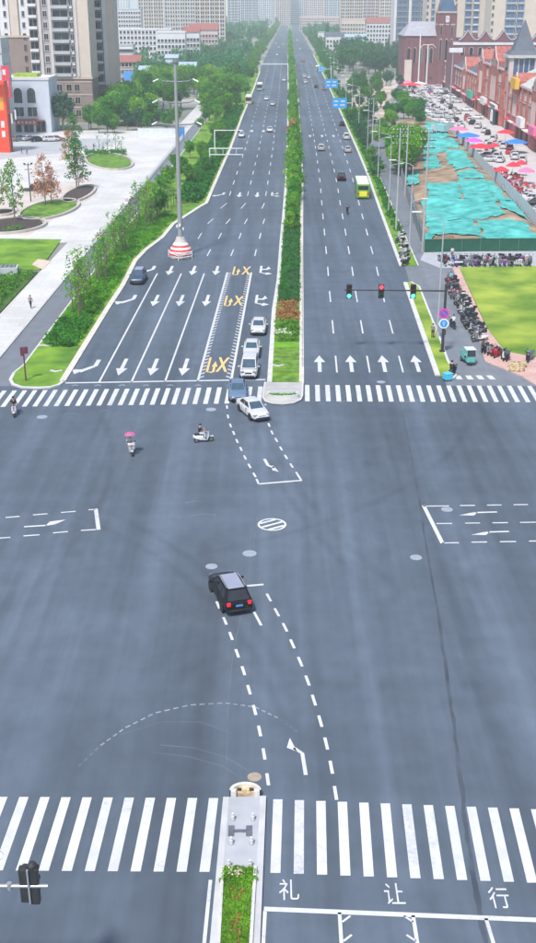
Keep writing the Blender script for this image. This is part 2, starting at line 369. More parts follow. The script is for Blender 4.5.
tag(MB().poly([(-5000, -400), (5000, -400), (5000, 9000), (-5000, 9000)], -.06).build('ground', GROUND), kind='structure')
rb = MB()
rb.poly([(-140, -60), (140, -60), (140, Y0), (-140, Y0)], 0)
vs = [(LK(y) - .3, y, 0) for y in kn] + [(RK(y) + .3, y, 0) for y in kn]; n = len(kn)
rb.add(vs, [(i, n + i, n + i + 1, i + 1) for i in range(n - 1)])
road = tag(rb.build('road', ASPH), kind='structure')
ZP = .008
def mark(name, pts, mat=WHITE_PAINT, z=ZP):
    return MB().poly(pts, z).build(name, mat, road)
def line(name, pts, w, mat=WHITE_PAINT, z=ZP):
    return MB().ribbon(pts, w, z).build(name, mat, road)
def seg(name, p, q, w, mat=WHITE_PAINT): return line(name, [G(*p), G(*q)], w, mat)

# zebra crossings
def stripe(a, b, w):
    a, b = Vector(a[:2]), Vector(b[:2])
    mark('zebra_stripe', [a, (a.x + w, a.y), (b.x + w, b.y), b])
for k in range(11): 
    xt, xb = 209 - 21.07 * k, 199.4 - 22.97 * k
    stripe(G(xb, 872 - .0075 * (199 - xb)), G(xt, 798.2 - .006 * (209 - xt)), .455)
for k in range(13):
    xt, xb = 273.3 + 21.46 * k, 270.3 + 23.35 * k
    stripe(G(xb, 873 + .038 * (xb - 270)), G(xt, 799.4 + .0385 * (xt - 273)), .455)
for k in range(-5, 21):
    xb = 203 - 10.67 * k; yb = 404 + .0145 * (203 - xb) if k >= 0 else 404 - .02 * (xb - 203); yt = yb - 16.4
    stripe(G(xb, yb), G(xb + (304 - xb) * (yb - yt) / (yb - 2), yt), .455)
for k in range(23):
    xb = 305 + 10.52 * k; yb = 401.3 + .004 * (xb - 305); yt = yb - 16.3
    stripe(G(xb, yb), G(xb + (304 - xb) * (yb - yt) / (yb - 2), yt), .455)
for k in range(4):
    stripe(G(457 + 11 * k, 379.5), G(454.5 + 10.5 * k, 375.5), .6)
# left carriageway: stop line, lane lines
seg('stop_line', (65.5, 383), (265.5, 379.6), .32)
for xb, xt in ((99.2, 157.3), (131.5, 181.3), (164.9, 204.2)):
    seg('lane_line', (xb, 382), (xt, 273.5), .2)
for xb, xt, sgn in ((197.8, 227.3, 1), (231, 251.3, -1)):
    seg('lane_line', (xb, 381), (xt, 272.5), .26)
    a, b = G(xb, 380), G(xt, 273); tb = MB(); nteeth = 40
    for i in range(nteeth):
        p = a.lerp(b, (i + .5) / nteeth)
        tb.poly([(p.x + sgn * .13, p.y), (p.x + sgn * .55, p.y + .45), (p.x + sgn * .55, p.y + .8), (p.x + sgn * .13, p.y + .35)], ZP)
    tag(tb.build('tooth_marking', WHITE_PAINT, road), kind='stuff')
# dashes
def dash_rows(fx, ys, ln=6.0, w=.17):
    for y in ys:
        a = fx(y); b = fx(y + ln); line('lane_dash', [(a, y), (b, y + ln)], w)
y_r0 = G(0, 372.5).y
for j, fr in enumerate((.245, .488, .735)):
    # lane lines of the right carriageway, interpolated between median and kerb
    f = lambda y, fr=fr: MR(y) + (RK(y) - MR(y)) * fr
    dash_rows(f, [y_r0 + 15 * i for i in range(46)])
yl0 = G(0, 262).y
d4 = [(201.6, 237), (214.4, 220.5)], 
for i in range(3):      # six lanes merging to four
    y = G(0, 256).y + 13.5 * i
    for fr in (.3, .475, .65, .825)[(0 if i < 2 else 0):]:
        xl = LK(y) if i < 2 else LK(y)
        a = ML(y) - (ML(y) - LK(y)) * (1 - fr); b = ML(y + 5) - (ML(y + 5) - LK(y + 5)) * (1 - fr)
        if i == 0: a, b = a, b
        line('lane_dash', [(a, y), (b, y + 5)], .17)
for fr in (.25, .5, .75):
    f = lambda y, fr=fr: LK(y) + (ML(y) - LK(y)) * fr
    dash_rows(f, [G(0, 206.7).y - 2 + 15 * i for i in range(38)])
# arrows, drawn in metres: x to the driver's right, y ahead
def place(name, polys, p, ang, mat=WHITE_PAINT, sx=1.0, sy=1.0):
    c, s = math.cos(ang - math.pi / 2), math.sin(ang - math.pi / 2); mb = MB()
    for i, q in enumerate(polys):
        mb.poly([(p.x + (x * sx) * c - (y * sy) * s, p.y + (x * sx) * s + (y * sy) * c) for x, y in q], ZP + .0015 * i)
    return mb.build(name, mat, road)
A_ST = [[(-.2, -3), (.2, -3), (.2, .6), (-.2, .6)], [(-.62, .5), (.62, .5), (0, 3)]]
A_RT = [[(-.6, -3), (-.2, -3), (-.2, -.6), (-.6, -.6)], [(-.6, -.7), (-.2, -.9), (.9, .9), (.6, 1.6)], [(.35, .5), (1.1, 2.2), (1.6, .6)]]
A_LT = [[(-x, y) for x, y in q] for q in A_RT]
A_LU = [[(.3, -3), (.65, -3), (.65, 1.4), (.3, 1.4)], [(.3, 1.4), (.65, 1.4), (-.4, 2.4), (-.7, 1.8)], [(-.3, 2.9), (-.45, 1.2), (-1.25, 2.1)],
        [(.3, -1), (.3, -.4), (-.6, -.4), (-.6, -1)], [(-.95, -.9), (-.25, -.9), (-.6, -2.6)]]
Y_HOOK = [[(.35, -2.6), (.7, -2.6), (.7, 2.6), (.35, 2.6)], [(.35, 2.6), (.7, 2.6), (-.3, 3.0), (-.3, 2.5)], [(-.6, 2.7), (-.25, 2.7), (-.25, .5), (-.6, .5)], [(-.9, .8), (.0, .8), (-.42, -1.2)]]
Y_X = [[(-.65, -2.6), (-.35, -2.6), (.65, 2.6), (.35, 2.6)], [(.35, -2.6), (.65, -2.6), (-.35, 2.6), (-.65, 2.6)]]
def toward(px, py): p = G(px, py); return p, math.atan2(-p.y + 0, -(p.y * .03)) 
for py, xs, rt in ((367, (122.5, 153.9, 184.8), (90, 368)), (300.5, (155.5, 180.9, 206.8), (129, 300.5)), (270.5, (170.3, 193.4, 216.6), (149, 270.5)), (194.8, (239.5, 257.3), (221, 194.8))):
    for x in xs:
        p, a = toward(x, py); place('straight_arrow', A_ST, p, a)
    p, a = toward(*rt); place('right_turn_arrow', A_RT, p, a, sx=1.15)
for x, y in ((260, 300.5), (264, 270.5), (274.3, 194.5)):
    p, a = toward(x, y); place('turn_arrow', A_LU, p, a)
for (x1, x2, y) in ((212.2, 222.8, 364.5), (228.6, 238.6, 300.5), (236.4, 246.2, 270.5)):
    p, a = toward(x1, y); place('yellow_hook_arrow', Y_HOOK, p, a, YEL_PAINT, .7, 1)
    p, a = toward(x2, y); place('yellow_cross_marking', Y_X, p, a, YEL_PAINT, .95, 1)
for x in (319.5, 351, 383.5, 416.5):
    p = G(x, 363.5); place('straight_arrow', A_ST, p, rang(p.y))
for x in (236, 248, 259.8, 269):
    p, a = toward(x + 4, 131); place('straight_arrow', A_ST, p, a)
for x in (310, 322, 333.5, 344):
    p = G(x, 136); place('straight_arrow', A_ST, p, rang(p.y))
# waiting boxes in the junction
def dashes_px(cs, L_, w=.17):
    P = [G(*c) for c in cs]
    for i, p in enumerate(P):
        d = (P[min(i + 1, len(P) - 1)] - P[max(i - 1, 0)]).normalized() * (L_ / 2)
        line('guide_dash', [p - d, p + d], w)
dashes_px([(227, 407), (228, 416.5), (230.5, 425.5), (233.7, 433), (237, 441), (241, 449), (245, 457.5), (249.5, 466), (254.5, 475)], .95)
dashes_px([(269, 425), (272, 432.5), (276.3, 440), (281, 448.6), (286, 457), (291.5, 465.6)], .95)
line('guide_line', [G(296, 472), G(301, 480)], .17)
seg('guide_line', (256.5, 479), (258.7, 484), .17); seg('stop_line', (258.5, 484), (302, 480.4), .24)
line('turn_arrow', [G(264.5, 459), G(268, 465.5), G(274.5, 467.8)], .26); mark('turn_arrow', [G(272.5, 465), G(279, 472), G(272, 470.2)])
dashes_px([(211.5, 590), (218, 605), (225, 621), (231, 636), (237.2, 653.4), (243.4, 670.8), (249, 689.8), (254.6, 710), (259.6, 731), (264, 754), (267.7, 779.4)], .95)
dashes_px([(268.8, 597.5), (276.8, 612.3), (285, 627.4), (292.4, 643.9), (300.2, 661.8), (307.5, 680.6), (313.9, 700.2), (320.3, 721.2), (326.2, 743.6), (331.3, 767.3), (335.5, 793)], 1.05)
seg('stop_line', (247, 586), (263.5, 584.5), .24); seg('guide_dash', (254, 612), (261.3, 625.5), .17)
line('turn_arrow', [G(305.8, 775), G(302.3, 753.5), G(294, 748)], .2); mark('turn_arrow', [G(286.8, 747.8), G(289.8, 738), G(297, 751.5)])
for row in (((423, 506.2), (449, 506)), ((460, 505.6), (475, 505.4)), ((487, 505.2), (501.5, 505)), ((513.6, 504.8), (528, 504.6)), ((540, 504.4), (554, 504.2)),
            ((436.4, 523.6), (452, 523.5)), ((465, 523.2), (480, 523)), ((492.4, 522.9), (508, 522.7)), ((520, 522.5), (536, 522.3)),
            ((442, 543), (459, 542.8)), ((471.4, 542.3), (487, 542)), ((500, 541.8), (516, 541.6)), ((529, 541.2), (545, 541)),
            ((81, 530.5), (96, 529.6)), ((53, 533), (68, 531.6)), ((23.5, 536), (39.6, 534.8)), ((-6, 538.6), (10.5, 537.4)),
            ((88.4, 509.9), (95, 509.5)), ((61, 512.6), (75.7, 511.4)), ((33, 515), (47.5, 513.8)), ((5.6, 517.6), (19.7, 516.4))):
    seg('guide_dash', row[0], row[1], .16)
seg('stop_line', (423.6, 505.5), (442.5, 543.4), .3); seg('stop_line', (95.8, 508.8), (98.6, 529.8), .3)
for dx, y in ((0, 512), (12, 531.5)):
    seg('turn_arrow', (497 + dx, y), (476 + dx, y + .6), .2); mark('turn_arrow', [G(478 + dx, y - .2), G(474 + dx, y + 3.6), G(459 + dx, y + 3.4), G(470 + dx, y + 1)])
seg('turn_arrow', (24, 526.8), (47, 525.4), .2); mark('turn_arrow', [G(45, 526), G(50, 521.6), G(66, 519.6), G(55, 524.4)])
# round marking with two bars
c0 = G(272, 524.5); ring = MB()
pts = [(c0.x + r * math.cos(t), c0.y + r * math.sin(t)) for r in (1.08, .92) for t in [2 * math.pi * i / 32 for i in range(32)]]
ring.add([(x, y, ZP) for x, y in pts], [(i, (i + 1) % 32, 32 + (i + 1) % 32, 32 + i) for i in range(32)])
for off in (-.62, -.01, .6):
    h = math.sqrt(max(.05, .93 ** 2 - off ** 2)) - .03; ca, sa = math.cos(.55), math.sin(.55)
    ring.add([(c0.x + u * ca - v * sa, c0.y + u * sa + v * ca, ZP + .001) for u, v in ((-h, off - .12), (h, off - .12), (h, off + .12), (-h, off + .12))], [(0, 1, 2, 3)])
ring.build('round_marking', WHITE_PAINT, road)
# near stop line, lanes, lettering
seg('stop_line', (264, 909), (560, 921), .26)
for (a, b) in (((265, 911), (261, 985)), ((339.5, 912.5), (344, 985)), ((413, 915.5), (424, 985)), ((486, 918.5), (506, 985)), ((210.5, 880), (200, 985)), ((560, 921.5), (588, 985))):
    seg('lane_line', a, b, .16)
for x0, sgn in ((340.5, 1), (413.5, -1)):
    for yy in (917, 936, 957):
        p = G(x0 + (yy - 915) * (.06 if sgn > 0 else .15), yy)
        line('tooth_marking', [(p.x + sgn * .06, p.y - .28), (p.x + sgn * .42, p.y + .06)], .1)
def text_mesh(body):
    cu = bpy.data.curves.new('glyph', 'FONT'); cu.body = body; cu.size = 1.0; cu.align_x = 'CENTER'; cu.align_y = 'CENTER'
    o = bpy.data.objects.new('glyph', cu); col.objects.link(o)
    dg = bpy.context.evaluated_depsgraph_get(); me = bpy.data.meshes.new_from_object(o.evaluated_get(dg))
    bpy.data.objects.remove(o); return me
for ch, x, y in (('礼', 289, 889.5), ('让', 394.3, 893.5), ('行', 499, 897.5)):
    me = text_mesh(ch); p = G(x, y, ZP)
    me.materials.clear(); me.materials.append(WHITE_PAINT)
    vv = np.array([v.co[:] for v in me.vertices])
    if len(vv) > 4:
        cxy = (vv.max(0) + vv.min(0)) / 2; ext = vv.max(0) - vv.min(0)
        vv = (vv - cxy) * np.array([.88 / ext[0], 1.25 / ext[1], 0]); me.vertices.foreach_set('co', vv.ravel()); me.update()
    link('lettering', me, road, p)
# faded old markings, seams, covers
arc = [(78, 767), (100, 746), (125, 728), (155, 713), (190, 705), (225, 703), (255, 707), (280, 719), (299, 733)]
AP = [G(*p) for p in arc]
for i in range(len(AP) - 1):
    for k in range(4):
        a, b = AP[i].lerp(AP[i + 1], k / 4 + .02), AP[i].lerp(AP[i + 1], k / 4 + .17)
        line('faded_marking', [a, b], .1, FADED if i < 7 and i > 0 else SCUFF, .005)
line('faded_marking', [G(150, 752), G(190, 757), G(222, 766), G(243, 779)], .05, SCUFF, .005)
line('faded_marking', [G(120, 735), G(160, 722), G(200, 722), G(232, 733)], .05, SCUFF, .005)
line('faded_marking', [G(160, 745), G(195, 748), G(225, 757), G(247, 770)], .06, SCUFF, .005)
for cx, cy, w in ((70, 414, 18), (20, 449, 22), (300, 412, 10), (195, 502, 20), (203, 515, 26), (345, 402, 12), (105, 411, 10)):
    line('faded_marking', [G(cx - w / 2, cy + 1), G(cx, cy - 1), G(cx + w / 2, cy)], .22, SCUFF, .005)
for cxp in (75, 98, 122, 146, 170, 198, 230):
    line('faded_marking', [G(cxp - 3, 385.8), G(cxp, 384.8), G(cxp + 3, 385.6)], .25, FADED, .0045)
seam_px = [(396, 388), (404, 420), (414, 470), (424, 530), (437, 610), (449, 690), (457, 750), (464, 810), (472, 870), (480, 912), (489, 960)]
SP = [G(*p) for p in seam_px]
def blob_line(P, w0, w1, seed):
    g = random.Random(seed); Q = []
    for a, b in zip(P[:-1], P[1:]):
        for k in range(6): Q.append(a.lerp(b, k / 6))
    Q.append(P[-1]); n = len(Q); mb = MB(); L_, R_ = [], []
    for i, q in enumerate(Q):
        w = (w0 + (w1 - w0) * i / n) * g.uniform(.55, 1.2) / 2; o = g.uniform(-.04, .04); L_.append((q.x - w + o, q.y, .004)); R_.append((q.x + w + o, q.y, .004))
    mb.add(L_ + R_, [(i + 1, i, n + i, n + i + 1) for i in range(n - 1)]); mb.build('tar_seam', SEAM, road)
blob_line(SP, .1, .3, 3)
line('tar_seam', [G(262, 488), G(253, 548), G(244, 600), G(233, 655), G(228, 700), G(226, 784)], .05, M('fine_seam', (.12, .14, .17), .8, .2, 1), .004)
for cx, cy, r, m in ((416, 557.5, .42, METAL), (249.5, 553.5, .5, METAL), (211.5, 566.5, .42, METAL), (254.5, 777, .36, EARTH), (447, 509.5, .45, METAL), (211, 409.5, .5, METAL), (381, 382, .45, METAL), (42, 417, .5, METAL)):
    p = G(cx, cy); mb = MB(); mb.lathe([(r, 0), (r, .006), (r * .86, .006), (r * .84, .003), (r * .4, .003), (r * .38, .006), (0, .006)], 20)
    o = mb.build('manhole_cover', M('cover_iron', (.3, .34, .4), .6, .15, 3) if m is METAL else M('cover_rust', (.36, .3, .24), .8, .15, 3), road, loc=(p.x, p.y, .003))
# ------------------------------------------------------------------ raised islands, verges, pavements
KH = .15
def island(name, pts, top, kind='structure', kerbm=KERB, z=KH - .02):
    return tag(MB().poly(pts, -.02, z).build(name, top), kind=kind)
def kerb(parent, pts, w=.3, mat=KERB, side=0.0, z=KH, name='kerb'):
    return MB().ribbon(pts, w, -.01, z, side=side).build(name, mat, parent)
# far central reservation
ym = [y for y in kn if y > G(0, 384).y] 
med = island('central_reservation', [(ML(y) + .2, y) for y in [G(0, 384).y] + ym] + [(MR(y) - .2, y) for y in ([G(0, 384).y] + ym)[::-1]], GRASSM)
yk = [G(0, 384).y + .3] + ym
kerb(med, [(ML(y), y) for y in yk], .5, KERBW, -1); kerb(med, [(MR(y), y) for y in yk], .5, KERB, 1)
yn = G(0, 384).y
# flower bed patches on the reservation
def band(name, y0p, y1p, mat, ins=.5, z=KH + .03):
    ya, yb = G(0, y0p).y, G(0, y1p).y; ys = np.linspace(ya, yb, 6)
    return MB().poly([(ML(y) + ins, y) for y in ys] + [(MR(y) - ins, y) for y in ys[::-1]], KH - .02, z).build(name, mat, med)
band('grass_bed', 383, 349, M('reservation_grass', (.06, .19, .01), .9, .3, 1.1, bump=.6, c2=(.15, .27, .02), detail=9))
band('grass_bed', 348.6, 343.5, M('reservation_lime', (.14, .36, .012), .9, .2, .9, bump=.5))
# paved nose
nose = MB()
npx = [(265.2, 383.5), (263.5, 392), (263, 399), (265.5, 402.5), (272, 404.5), (283, 405.3), (294, 404), (300.5, 401), (302.3, 397), (302.8, 383.5)]
no = tag(nose.poly([G(*p) for p in npx], -.02, .14).build('paved_island', M('nose_paving', (.43, .43, .43), .85, .12, .8, detail=8)), kind='structure')
MB().ribbon([G(*p).xy[:] for p in npx], .16, .1, .19).build('edge_stone', KERBW, no)
for y_ in (386.5, 390.5): MB().ribbon([G(267.5, y_), G(299.5, y_ - .3)], .1, .139, .146).build('paving_joint', METAL, no)
def planter_nose(cpx, cpy, w, d, plants, label):
    p = G(cpx, cpy); t = thing('planter_wall', label, 'planter', (p.x, p.y, .13))
    mb = MB(); n = 16
    for i in range(n):
        a0, a1 = math.pi + math.pi * i / n, math.pi + math.pi * (i + 1) / n
        q = lambda a, k: (w / 2 * k * math.cos(a), d * k * math.sin(a))
        o0, o1, i0, i1 = q(a0, 1), q(a1, 1), q(a0, .8), q(a1, .8)
        mb.add([(*o0, 0), (*o1, 0), (*i1, 0), (*i0, 0), (*o0, .4), (*o1, .4), (*i1, .4), (*i0, .4)], [(4, 5, 6, 7), (0, 1, 5, 4), (2, 3, 7, 6)])
    mb.build('stone_rim', KERBW, t)
    MB().poly([(w / 2 * .8 * math.cos(math.pi + math.pi * i / n), d * .8 * math.sin(math.pi + math.pi * i / n)) for i in range(n + 1)], 0, .22).build('soil', plants, t)
    for s in (-1, 1): MB().box(s * w * .42, .05, .27, .3, .35, .54).build('end_post', KERBW, t, bevel=.05)
    return t
pl_far = planter_nose(283, 398.5, 3.3, .75, M('planter_green', (.12, .2, .03), .9, .4, 3), 'low white stone planter at the rounded nose of the far central reservation')
pn = G(283, 398.5)
PN_LEAF = [(pn.x + rx, pn.y - .62 * math.sqrt(max(0, 1 - (rx / 1.5) ** 2)) * .8 + dy, .5) for rx in np.linspace(-1.3, 1.3, 16) for dy in (0, .25)]
# near central reservation
npts = [(210, 943), (223.2, 799.5), (266.2, 798.5), (260.2, 943)]
mA, mB_ = G(223.2, 799.5), G(266.2, 798.5); mC, mD = G(260.2, 943), G(210, 943)
ext = lambda a, b, k: a + (b - a) * k
mC2, mD2 = ext(mB_, mC, 4), ext(mA, mD, 4)
near_med = tag(MB().poly([mA, mB_, mC2, mD2], -.02, .15).build('near_reservation', PAVEG), kind='structure')
gA, gB, gC, gD = G(222.8, 868, .15), G(255.3, 868, .15), G(251, 943, .15), G(218.8, 943, .15)
gC2, gD2 = ext(gB, gC, 7), ext(gA, gD, 7)
MB().poly([gA, gB, gC2, gD2], .14, .2).build('grass_bed', M('near_grass', (.07, .2, .008), .9, .35, 2.5, bump=.6, c2=(.14, .3, .015)), near_med)
MB().ribbon([gD2, gA, gB, gC2], .14, .14, .3).build('bed_edging', KERBW, near_med)
for x in (-1, 1):
    a, b = (mA, mD2) if x < 0 else (mB_, mC2)
    MB().ribbon([a, b], .3, .1, .165, side=1 if x < 0 else -1).build('kerb', M('grey_kerb', (.5, .51, .53), .8, .1, 1), near_med)
# dark H shaped paving inlay
hp = G(240.3, 833.5)
hb = MB(); hb.box(-.42, 0, 0, .3, .75, .012).box(.42, 0, 0, .3, .75, .012).box(0, 0, 0, .56, .22, .012)
hb.build('dark_inlay', M('dark_slab', (.12, .13, .16), .7, .2, 3), near_med, loc=(hp.x, hp.y, .152))
# a lighter inset paving slab strip
# nose ornament: low stone arch planter with soil
pl = G(245.3, 797.5)
t = thing('planter_wall', 'cream stone horseshoe planter with dry soil at the near reservation tip', 'planter', (pl.x, pl.y + .05, 0))
mb = MB(); n = 20; w_, d_ = 1.55, .62
for i in range(n):
    a0, a1 = math.pi * i / n, math.pi * (i + 1) / n
    q = lambda a, k: (w_ / 2 * k * math.cos(a), d_ * k * math.sin(a) if k == 1 else d_ * .72 * math.sin(a))
    o0, o1, i0, i1 = q(a0, 1), q(a1, 1), q(a0, .78), q(a1, .78)
    mb.add([(*o0, 0), (*o1, 0), (*i1, 0), (*i0, 0), (*o0, .42), (*o1, .42), (*i1, .42), (*i0, .42)], [(5, 4, 7, 6), (1, 0, 4, 5), (3, 2, 6, 7)])
mb.build('stone_rim', M('cream_stone', (.66, .62, .54), .8, .1, 2), t)
MB().poly([(w_ / 2 * .78 * math.cos(math.pi * i / n), d_ * .72 * math.sin(math.pi * i / n)) for i in range(n + 1)], 0, .26).build('soil', M('dry_soil', (.5, .36, .2), .9, .4, 5, c2=(.6, .45, .3)), t)
for s in (-1, 1): MB().box(s * w_ * .37, -.06, .25, .28, .22, .5).build('end_post', KERBW, t, bevel=.05)
for s in (-.3, .3):
    MB().box(s, .2, .28, .22, .16, .12).build('clod', SOIL, t, bevel=.03)
# bollards
bol = thing('bollard', '', 'bollard')
MB().lathe([(.1, 0), (.1, .3), (.075, .34), (.075, .42), (.085, .46), (.05, .5), (0, .51)], 12).build('post', KERBW, bol, smooth=40)
MB().lathe([(.14, 0), (.14, .05), (.1, .055)], 12).build('base', METAL, bol)
PB = Proto(bol)
for i, (x, y, lab) in enumerate(((233, 820, 'white bollard left of pair nearest the horseshoe planter'), (253, 820, 'white bollard right of pair nearest the horseshoe planter'),
        (231.3, 844, 'white bollard left of middle pair below the dark H inlay'), (251.6, 844, 'white bollard right of middle pair below the dark H inlay'),
        (229, 867, 'white bollard at left front corner of the near grass bed'), (250.3, 867, 'white bollard at right front corner of the near grass bed'))):
    PB.put(G(x, y, .15), 0, lab, 'bollards on the near reservation', .85)
# ------------------------------------------------------------------ left side: verge, cycle path, pavement, lawns, plaza
def par(px, py, ys):           # line through a pixel running parallel to the main road
    p = G(px, py); off = p.x - LK(150.0) if False else p.x
    return [(p.x + (y - p.y) * PD, y) for y in ys]
PD = (295 - 268) / FPX * CT    # sideways drift of the left hand edges per metre ahead
yv = [G(0, 382).y] + [y for y in kn if G(0, 380).y < y < 700]
VL = lambda y: G(36, 350).x + (y - G(36, 350).y) * PD           # left edge of green verge
PR = lambda y: G(6, 350).x + (y - G(6, 350).y) * PD             # right edge of pale pavement
PLf = lambda y: G(0, 315).x + (y - G(0, 315).y) * PD            # left edge of pale pavement
tip = [G(*p) for p in ((64, 381.5), (59, 385.5), (50, 388), (38, 388.6), (22, 388), (13, 385), (10.5, 380.5), (14, 374))]
vlp = [(VL(y), y) for y in np.linspace(G(0, 366).y, 700, 40)]
lkp = [(LK(y) - .5, y) for y in yv]
verge = tag(MB().poly(lkp[::-1] + [(p.x, p.y) for p in tip] + vlp, -.02, KH - .02).build('verge', GRASS), kind='structure')
kerb(verge, [(LK(y), y) for y in yv], .65, KERB, 1)
kerb(verge, [(p.x, p.y) for p in tip], .32, KERBW, 0)
kerb(verge, [(x - .05, y) for x, y in [(tip[-1].x, tip[-1].y)] + vlp], .2, KERBW, 0)
cyc = tag(MB().poly([(VL(y), y) for y in np.linspace(Y0 - 2, 700, 30)] + [(PR(y) - .2, y) for y in np.linspace(Y0 - 2, 700, 30)[::-1]], -.004).build('cycle_path', ASPH2), kind='structure')
yp = np.linspace(G(0, 362).y, 800, 30)
pav = tag(MB().poly([(PR(y), y) for y in yp] + [(PLf(y), y) for y in yp[::-1]], -.02, .12).build('pavement', PAVEW), kind='structure')
kerb(pav, [(PR(y), y) for y in yp], .25, CONC, 0, .125)
# paving joints on the pale pavement are too fine to see; kerb stones stay joined
lawn_y = G(0, 240).y
plz = island('plaza', [(PLf(y), y) for y in (G(0, 243).y, 300, 352)] + [(-150, 352), (-150, G(0, 243).y)], PAVEW, z=.1)
fc = island('forecourt', [G(-40, 164), G(96, 150), G(120, 139), G(-40, 139)], M('forecourt_grey', (.4, .42, .45), .85, .1, .2, detail=8), z=.108)
tag(MB().poly([G(-10, 234), G(30, 236), G(62, 214), (G(98, 196)), G(92, 180), G(60, 184), G(20, 196), G(-10, 204)], .1, .105).build('plaza_paving', M('warm_paving', (.55, .5, .46), .85, .1, .4, detail=8)), kind='structure')
lawn = island('lawn', [(PLf(G(0, 270).y) - .4, G(0, 270).y), (PLf(lawn_y) - 1.5, lawn_y), (-90, G(0, 236).y), (-90, G(0, 270).y + 1)], GRASS, z=.12)
bank = tag(MB().poly([(PLf(G(0, 316).y) - .3, G(0, 330).y), (PLf(G(0, 272).y) - .4, G(0, 272).y), (-80, G(0, 272).y), (-80, G(0, 330).y)], -.02, .1).build('planting_bed', M('bed_green', (.05, .12, .01), .9, .3, .7, bump=.5)), kind='structure')
slab = [G(*p) for p in ((32, 265.5), (38, 260), (51, 262), (43, 270.5))]
tag(MB().poly(slab, .1, .17).build('stone_slab', M('beige_slab', (.6, .5, .42), .85, .1, 1)), 'flat beige stone slab beside the pale pavement at the lawn corner', 'slab')
bp_ = G(2, 276)
t = thing('utility_box', 'low grey stone box with dark louvred top on the left lawn', 'utility box', (bp_.x, bp_.y + 1.2, .1), .1)
MB().box(0, 0, .5, 4.2, 2.2, 1.0).build('plinth', M('box_stone', (.45, .48, .52), .8, .1, 1), t, bevel=.05)
MB().box(0, 0, 1.03, 3.6, 1.7, .06).build('dark_top', M('box_top', (.12, .14, .17), .7, .2, 2), t)
for k in range(6): MB().box(-1.5 + .6 * k, 0, 1.08, .12, 1.6, .05).build('louvre', METAL, t)

# ------------------------------------------------------------------ vegetation
def leaves(name, centres, radii, per, size, mat, seed, squash=1.0, up=.35, zmin=None):
    g = np.random.default_rng(seed); C = np.asarray(centres, float); Rr = np.asarray(radii, float)
    idx = np.repeat(np.arange(len(C)), per); n = len(idx)
    d = g.normal(size=(n, 3)); d /= np.linalg.norm(d, axis=1, keepdims=True)
    rr = Rr[idx] * g.uniform(.35, 1.05, n) ** .6
    p = C[idx] + d * rr[:, None] * np.array([1, 1, squash])
    if zmin is not None: p[:, 2] = np.maximum(p[:, 2], zmin)
    nr = d * .6 + g.normal(size=(n, 3)) * .6; nr[:, 2] += up; nr /= np.linalg.norm(nr, axis=1, keepdims=True)
    a = np.cross(nr, g.normal(size=(n, 3))); a /= np.linalg.norm(a, axis=1, keepdims=True); b = np.cross(nr, a)
    s = size * g.uniform(.6, 1.3, n); a *= s[:, None] * .5; b *= (s * .62)[:, None] * .5
    V = np.stack([p - a * 1.1, p - b, p + a * 1.1, p + b], 1).reshape(-1, 3)
    me = bpy.data.meshes.new(name); me.vertices.add(4 * n); me.vertices.foreach_set('co', V.astype(np.float32).ravel())
    me.loops.add(4 * n); me.loops.foreach_set('vertex_index', np.arange(4 * n, dtype=np.int32))
    me.polygons.add(n); me.polygons.foreach_set('loop_start', np.arange(0, 4 * n, 4, dtype=np.int32))
    me.materials.append(mat); me.update(calc_edges=True); return me
